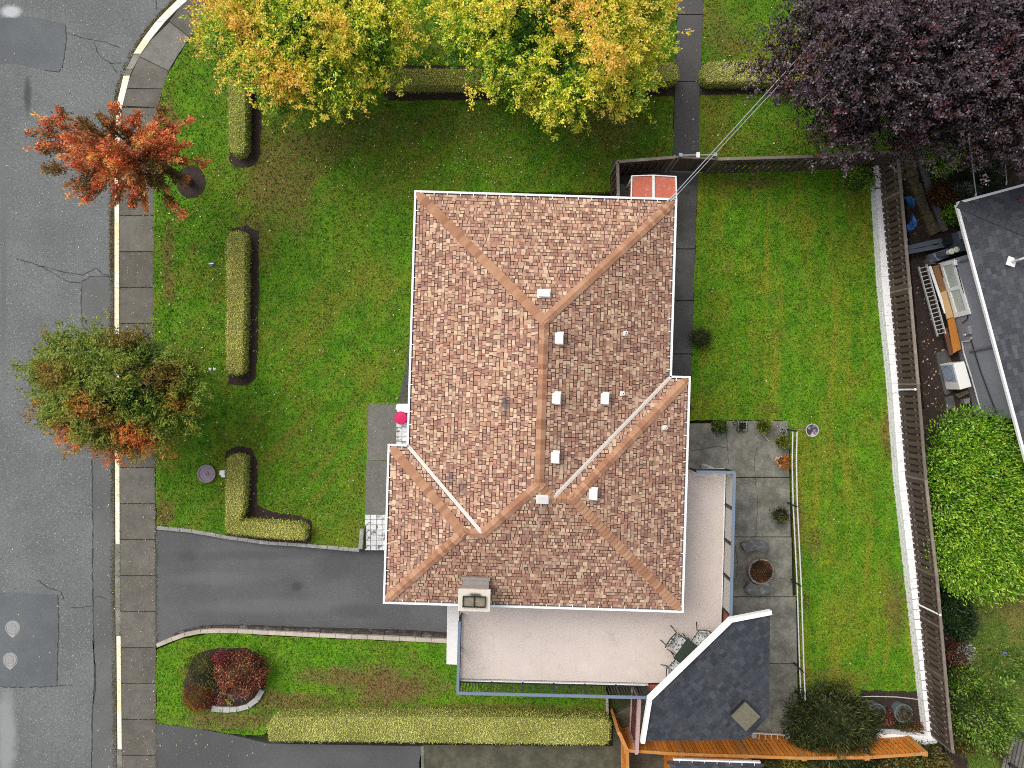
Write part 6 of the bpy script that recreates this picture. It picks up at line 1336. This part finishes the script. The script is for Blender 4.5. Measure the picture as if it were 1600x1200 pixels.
shrub('lily_clump', 'small yellow-green strappy plant on the lawn side of the pipe railing', (1253, 934), (7, 9), .35, [(.12, .16, .02), (.35, .36, .05)], 60, .26, seed=120, core=False, width=.2, up=.3)
shrub('flower_clump', 'wisp of bright lawn-edge plant under the gate hinge side', (1262, 938), (4, 5), .2, [(.12, .16, .02), (.35, .36, .05)], 16, .2, seed=121, core=False, width=.2) if False else None

# ---------------------------------------------------------------- island bed on the lower lawn
q = px_line([(298, 1038), (310, 1020), (340, 1012), (385, 1012), (410, 1025), (418, 1050), (412, 1085), (385, 1103), (340, 1108), (305, 1105), (290, 1085), (290, 1060)])
m = MB(); m.prism(wobble([Vector((*p, 0)) for p in q], .2, .02), GZ, .10); structure('island_bed', m, M['soil'])
stone_edge('stone_edging', 'curved pale stone edging round the island flower bed', [(333, 1104), (350, 1106), (372, 1106), (390, 1101), (404, 1090), (412, 1076)], .22, -.2, .17, simple('pale_stone', (.40, .39, .37), .9, .35, 14, bump=.6, dirt=(.16, .15, .14)), .36, .04)
shrub('red_shrub', 'large rounded red-brown shrub in the island bed', (378, 1050), (40, 36), 1.0, [(.05, .02, .012), (.16, .05, .03), (.30, .09, .05), (.42, .18, .09)], 4600, .085, z0=.08, seed=131, lump_amp=.1, clumpy=.35)
shrub('crimson_shrub', 'small crimson-leaved shrub at the top of the island bed', (350, 1026), (13, 10), .8, [(.10, .015, .02), (.26, .03, .05), (.36, .08, .08)], 700, .08, z0=.08, seed=132)
shrub('heather_mound', 'tight rust-red heather ball at the corner of the island bed', (310, 1089), (23, 21), .7, [(.05, .014, .008), (.17, .04, .016), (.28, .08, .02), (.38, .14, .03)], 3200, .075, z0=.05, seed=133, width=.2, lump_amp=.05, clumpy=.15)
shrub('heather_mound', 'olive brown feathery heather behind the rust-red ball', (317, 1047), (25, 26), .65, [(.03, .027, .01), (.10, .085, .028), (.21, .18, .05)], 2400, .12, z0=.08, seed=134, width=.16, lump_amp=.2, clumpy=.4)
fl = [((.62, .48, .06), 'yellow'), ((.55, .18, .16), 'salmon pink'), ((.40, .25, .38), 'lilac'), ((.35, .05, .08), 'crimson'), ((.60, .33, .16), 'apricot'), ((.60, .58, .48), 'cream')]
for i, (x, y, k_, rr) in enumerate([(360, 1094, 0, 5), (346, 1094, 1, 4), (375, 1085, 2, 8), (340, 1088, 3, 4), (350, 1082, 4, 6), (338, 1075, 1, 4), (364, 1084, 5, 4), (352, 1077, 4, 4), (385, 1076, 2, 6), (372, 1074, 0, 7)]):
    c_, nm = fl[k_]; where = ['beside the pale stone edging', 'next to the rust-red ball', 'under the large red-brown shrub', 'close to the rust-red ball', 'amid the small flowers', 'at the inner edge of the flowers', 'between yellow and lilac flowers', 'nearest the olive heather', 'tucked beneath the red-brown shrub', 'mixed with green leaves by the red-brown shrub'][i]
    r = shrub('flower_clump', '%s flower clump in the island bed, %s' % (nm, where), (x, y), (rr, rr), .3, [(.03, .06, .015), tuple(.6 * a for a in c_), c_], 170, .06, z0=.1, seed=140 + i, cat='flowers', core=False, clumpy=.1)
shrub('green_ground_cover', 'dark green low plants in the middle of the island bed', (338, 1066), (18, 14), .28, [(.012, .025, .012), (.04, .07, .03), (.12, .15, .08)], 1000, .07, z0=.1, seed=155, core=False)

# ---------------------------------------------------------------- grass blades, fallen leaves, verge moss
hb = [hp(*p) for p in [(-212, -322), (203, -322), (203, -44), (233, -44), (233, 325), (-237, 325), (-237, 76), (-207, 76)]]
NOGRASS = [px_line(b_) for b_ in BEDS] + [[hp(*p) for p in wall_pts], px_line([(571, 630), (700, 630), (700, 870), (567, 870)]), px_line([(950, 246), (1060, 246), (1060, 330), (950, 330)]), q]
for nm, poly, mt, dens in (('front_lawn', front_poly, 'lawn_front', 230), ('corner_lawn', ne_poly, 'lawn_ne', 200), ('back_lawn', back_poly, 'lawn_back', 260), ('side_lawn', side_poly, 'lawn_side', 260), ('neighbour_lawn', right_poly, 'lawn_right', 120)):
    p = scatter(poly, dens, NOGRASS); p = p[(np.abs(p[:, 0]) < 22.5) & (np.abs(p[:, 1]) < 17)]; n = len(p)
    ax = unit(np.column_stack([RNG.normal(0, .8, n), RNG.normal(0, .8, n), RNG.uniform(.15, .6, n)])); pos = np.column_stack([p, np.full(n, .008)])
    o = leaves('grass', pos, ax, np.array([0, 0, .8]) + RNG.normal(0, .5, (n, 3)), RNG.uniform(.07, .15, n), .30, None, M[mt]); tag(o, {'front_lawn': 'short green and yellowing grass of the front lawn', 'corner_lawn': 'short grass beside the asphalt path and purple tree', 'back_lawn': 'striped mown grass of the fenced back lawn', 'side_lawn': 'bright grass with brown patches on the lower lawn', 'neighbour_lawn': 'yellowing grass beyond the long fence'}[nm], 'grass', kind='stuff')
def litter(name, label, pts, z, cols, size=.05):
    n = len(pts); pos = np.column_stack([pts, np.full(n, z) + RNG.uniform(0, .012, n)]); ax = unit(np.column_stack([RNG.normal(0, 1, n), RNG.normal(0, 1, n), RNG.normal(0, .12, n)]))
    o = leaves(name, pos, ax, np.array([0, 0, 1.]) + RNG.normal(0, .2, (n, 3)), size * RNG.uniform(.6, 1.5, n), .7, pal(cols, RNG.random(n)), M['leaf']); return tag(o, label, 'leaves', kind='stuff')
PALE = [(.62, .56, .36), (.70, .66, .55), (.42, .30, .12), (.66, .60, .42)]
fp = scatter(front_poly, 1.5, NOGRASS[:8] + [hb]); near = scatter(px_line([(560, 120), (1050, 120), (1050, 260), (700, 290), (480, 260)]), 7, NOGRASS[:8] + [hb]); lf = scatter(px_line([(245, 240), (355, 240), (355, 720), (245, 720)]), 3.5, NOGRASS[:8])
litter('fallen_leaves', 'pale fallen leaves scattered over the front lawn', np.vstack([fp, near, lf]), .06, PALE, .058)
litter('fallen_leaves', 'few fallen leaves on the grass by the asphalt path', scatter(ne_poly, 1.6), .06, PALE, .075)
litter('fallen_leaves', 'sparse fallen leaves on the back lawn', scatter(back_poly, .5), .06, PALE, .06)
litter('fallen_leaves', 'pale leaf specks along the pavement and kerb', np.vstack([scatter(px_line([(188, 110), (243, 110), (243, 1200), (188, 1200)]), 7), scatter(px_line([(150, 700), (178, 700), (180, 1200), (150, 1200)]), 6), scatter(px_line([(236, 690), (246, 690), (246, 1200), (236, 1200)]), 25)]), .012, PALE, .04)
litter('fallen_leaves', 'sparse pale leaf specks on the road', np.column_stack([scatter(px_line([(0, 0), (175, 0), (175, 1200), (0, 1200)]), 1.2)]), -.10, PALE, .05)
litter('fallen_leaves', 'leaf crumbs on the asphalt path and planting beds', np.vstack([scatter(px_line([(1056, 0), (1096, 0), (1092, 240), (1052, 240)]), 3.5)] + [scatter(px_line(b_), 6) for b_ in BEDS[:5]]), .034, PALE, .045)
litter('fallen_leaves', 'rust and cream leaves on the soil behind the fence', np.vstack([scatter(px_line([(1425, 380), (1475, 540), (1495, 640), (1445, 640)]), 16), scatter(px_line([(1410, 240), (1500, 200), (1510, 340), (1425, 370)]), 14)]), .0, [(.5, .12, .05), (.55, .35, .15), (.62, .55, .4), (.2, .08, .03)], .08)
litter('fallen_leaves', 'yellow leaf specks on the neighbour driveway', scatter(px_line([(250, 1135), (420, 1165), (420, 1200), (250, 1200)]), 5), .02, [(.5, .45, .1), (.6, .58, .4)], .06)
pv_ = np.array([P(x, y, -.12)[:2] for x, y in [(KERB_OUT[i][0] - 2.5, KERB_OUT[i][1]) for i in range(len(KERB_OUT))]]); pts_ = []
for a, b in zip(pv_[:-1], pv_[1:]):
    L_ = np.linalg.norm(b - a); n = int(L_ * (420 if a[1] > 2.5 else 210)); t_ = RNG.random((n, 1)); pts_.append(a + (b - a) * t_ + RNG.normal(0, .05, (n, 2)) - np.array([.0, 0]))
p = np.vstack(pts_); p = p[(np.sin(p[:, 1] * 1.3) + RNG.normal(0, .8, len(p))) > -.5]; n = len(p)
o = leaves('gutter_moss', np.column_stack([p, np.full(n, -.118)]), unit(np.column_stack([RNG.normal(0, 1, (n, 2)), RNG.uniform(.1, .6, n)])), np.array([0, 0, 1.]) + RNG.normal(0, .3, (n, 3)), .055, .6, pal([(.05, .10, .01), (.08, .10, .02), (.16, .07, .03), (.07, .06, .03)], RNG.random(n)), M['leaf']); tag(o, 'moss and leaf litter in the gutter along the kerb', 'moss', kind='stuff')

# moss in the pavement joints and along the pavement's lawn edge
ml = []
for y_ in joints:
    k0, w0 = at_y(KERB_IN, y_), at_y(WALK_IN, y_); n = 55; t_ = RNG.random((n, 1)); keep_ = RNG.random(n) < (0.25 + 0.5 * RNG.random())
    ml.append((np.array(P(*k0)[:2]) + (np.array(P(*w0)[:2]) - np.array(P(*k0)[:2])) * t_ + RNG.normal(0, .012, (n, 2)))[keep_])
for ln, dn in ((KERB_IN[6:], 22), (WALK_IN[6:], 60)):
    for a, b in zip(ln[:-1], ln[1:]):
        a, b = np.array(P(*a)[:2]), np.array(P(*b)[:2]); n = int(np.linalg.norm(b - a) * dn); ml.append(a + (b - a) * RNG.random((n, 1)) + RNG.normal(0, .03, (n, 2)))
p = np.vstack(ml); n = len(p)
o = leaves('joint_moss', np.column_stack([p, np.full(n, .003)]), unit(np.column_stack([RNG.normal(0, 1, (n, 2)), RNG.uniform(.05, .3, n)])), np.array([0, 0, 1.]) + RNG.normal(0, .3, (n, 3)), RNG.uniform(.03, .07, n), .6, pal([(.06, .09, .015), (.10, .10, .03), (.12, .09, .05), (.2, .18, .12)], RNG.random(n)), M['leaf']); tag(o, 'moss and grit in the pavement joints and edges', 'moss', kind='stuff')
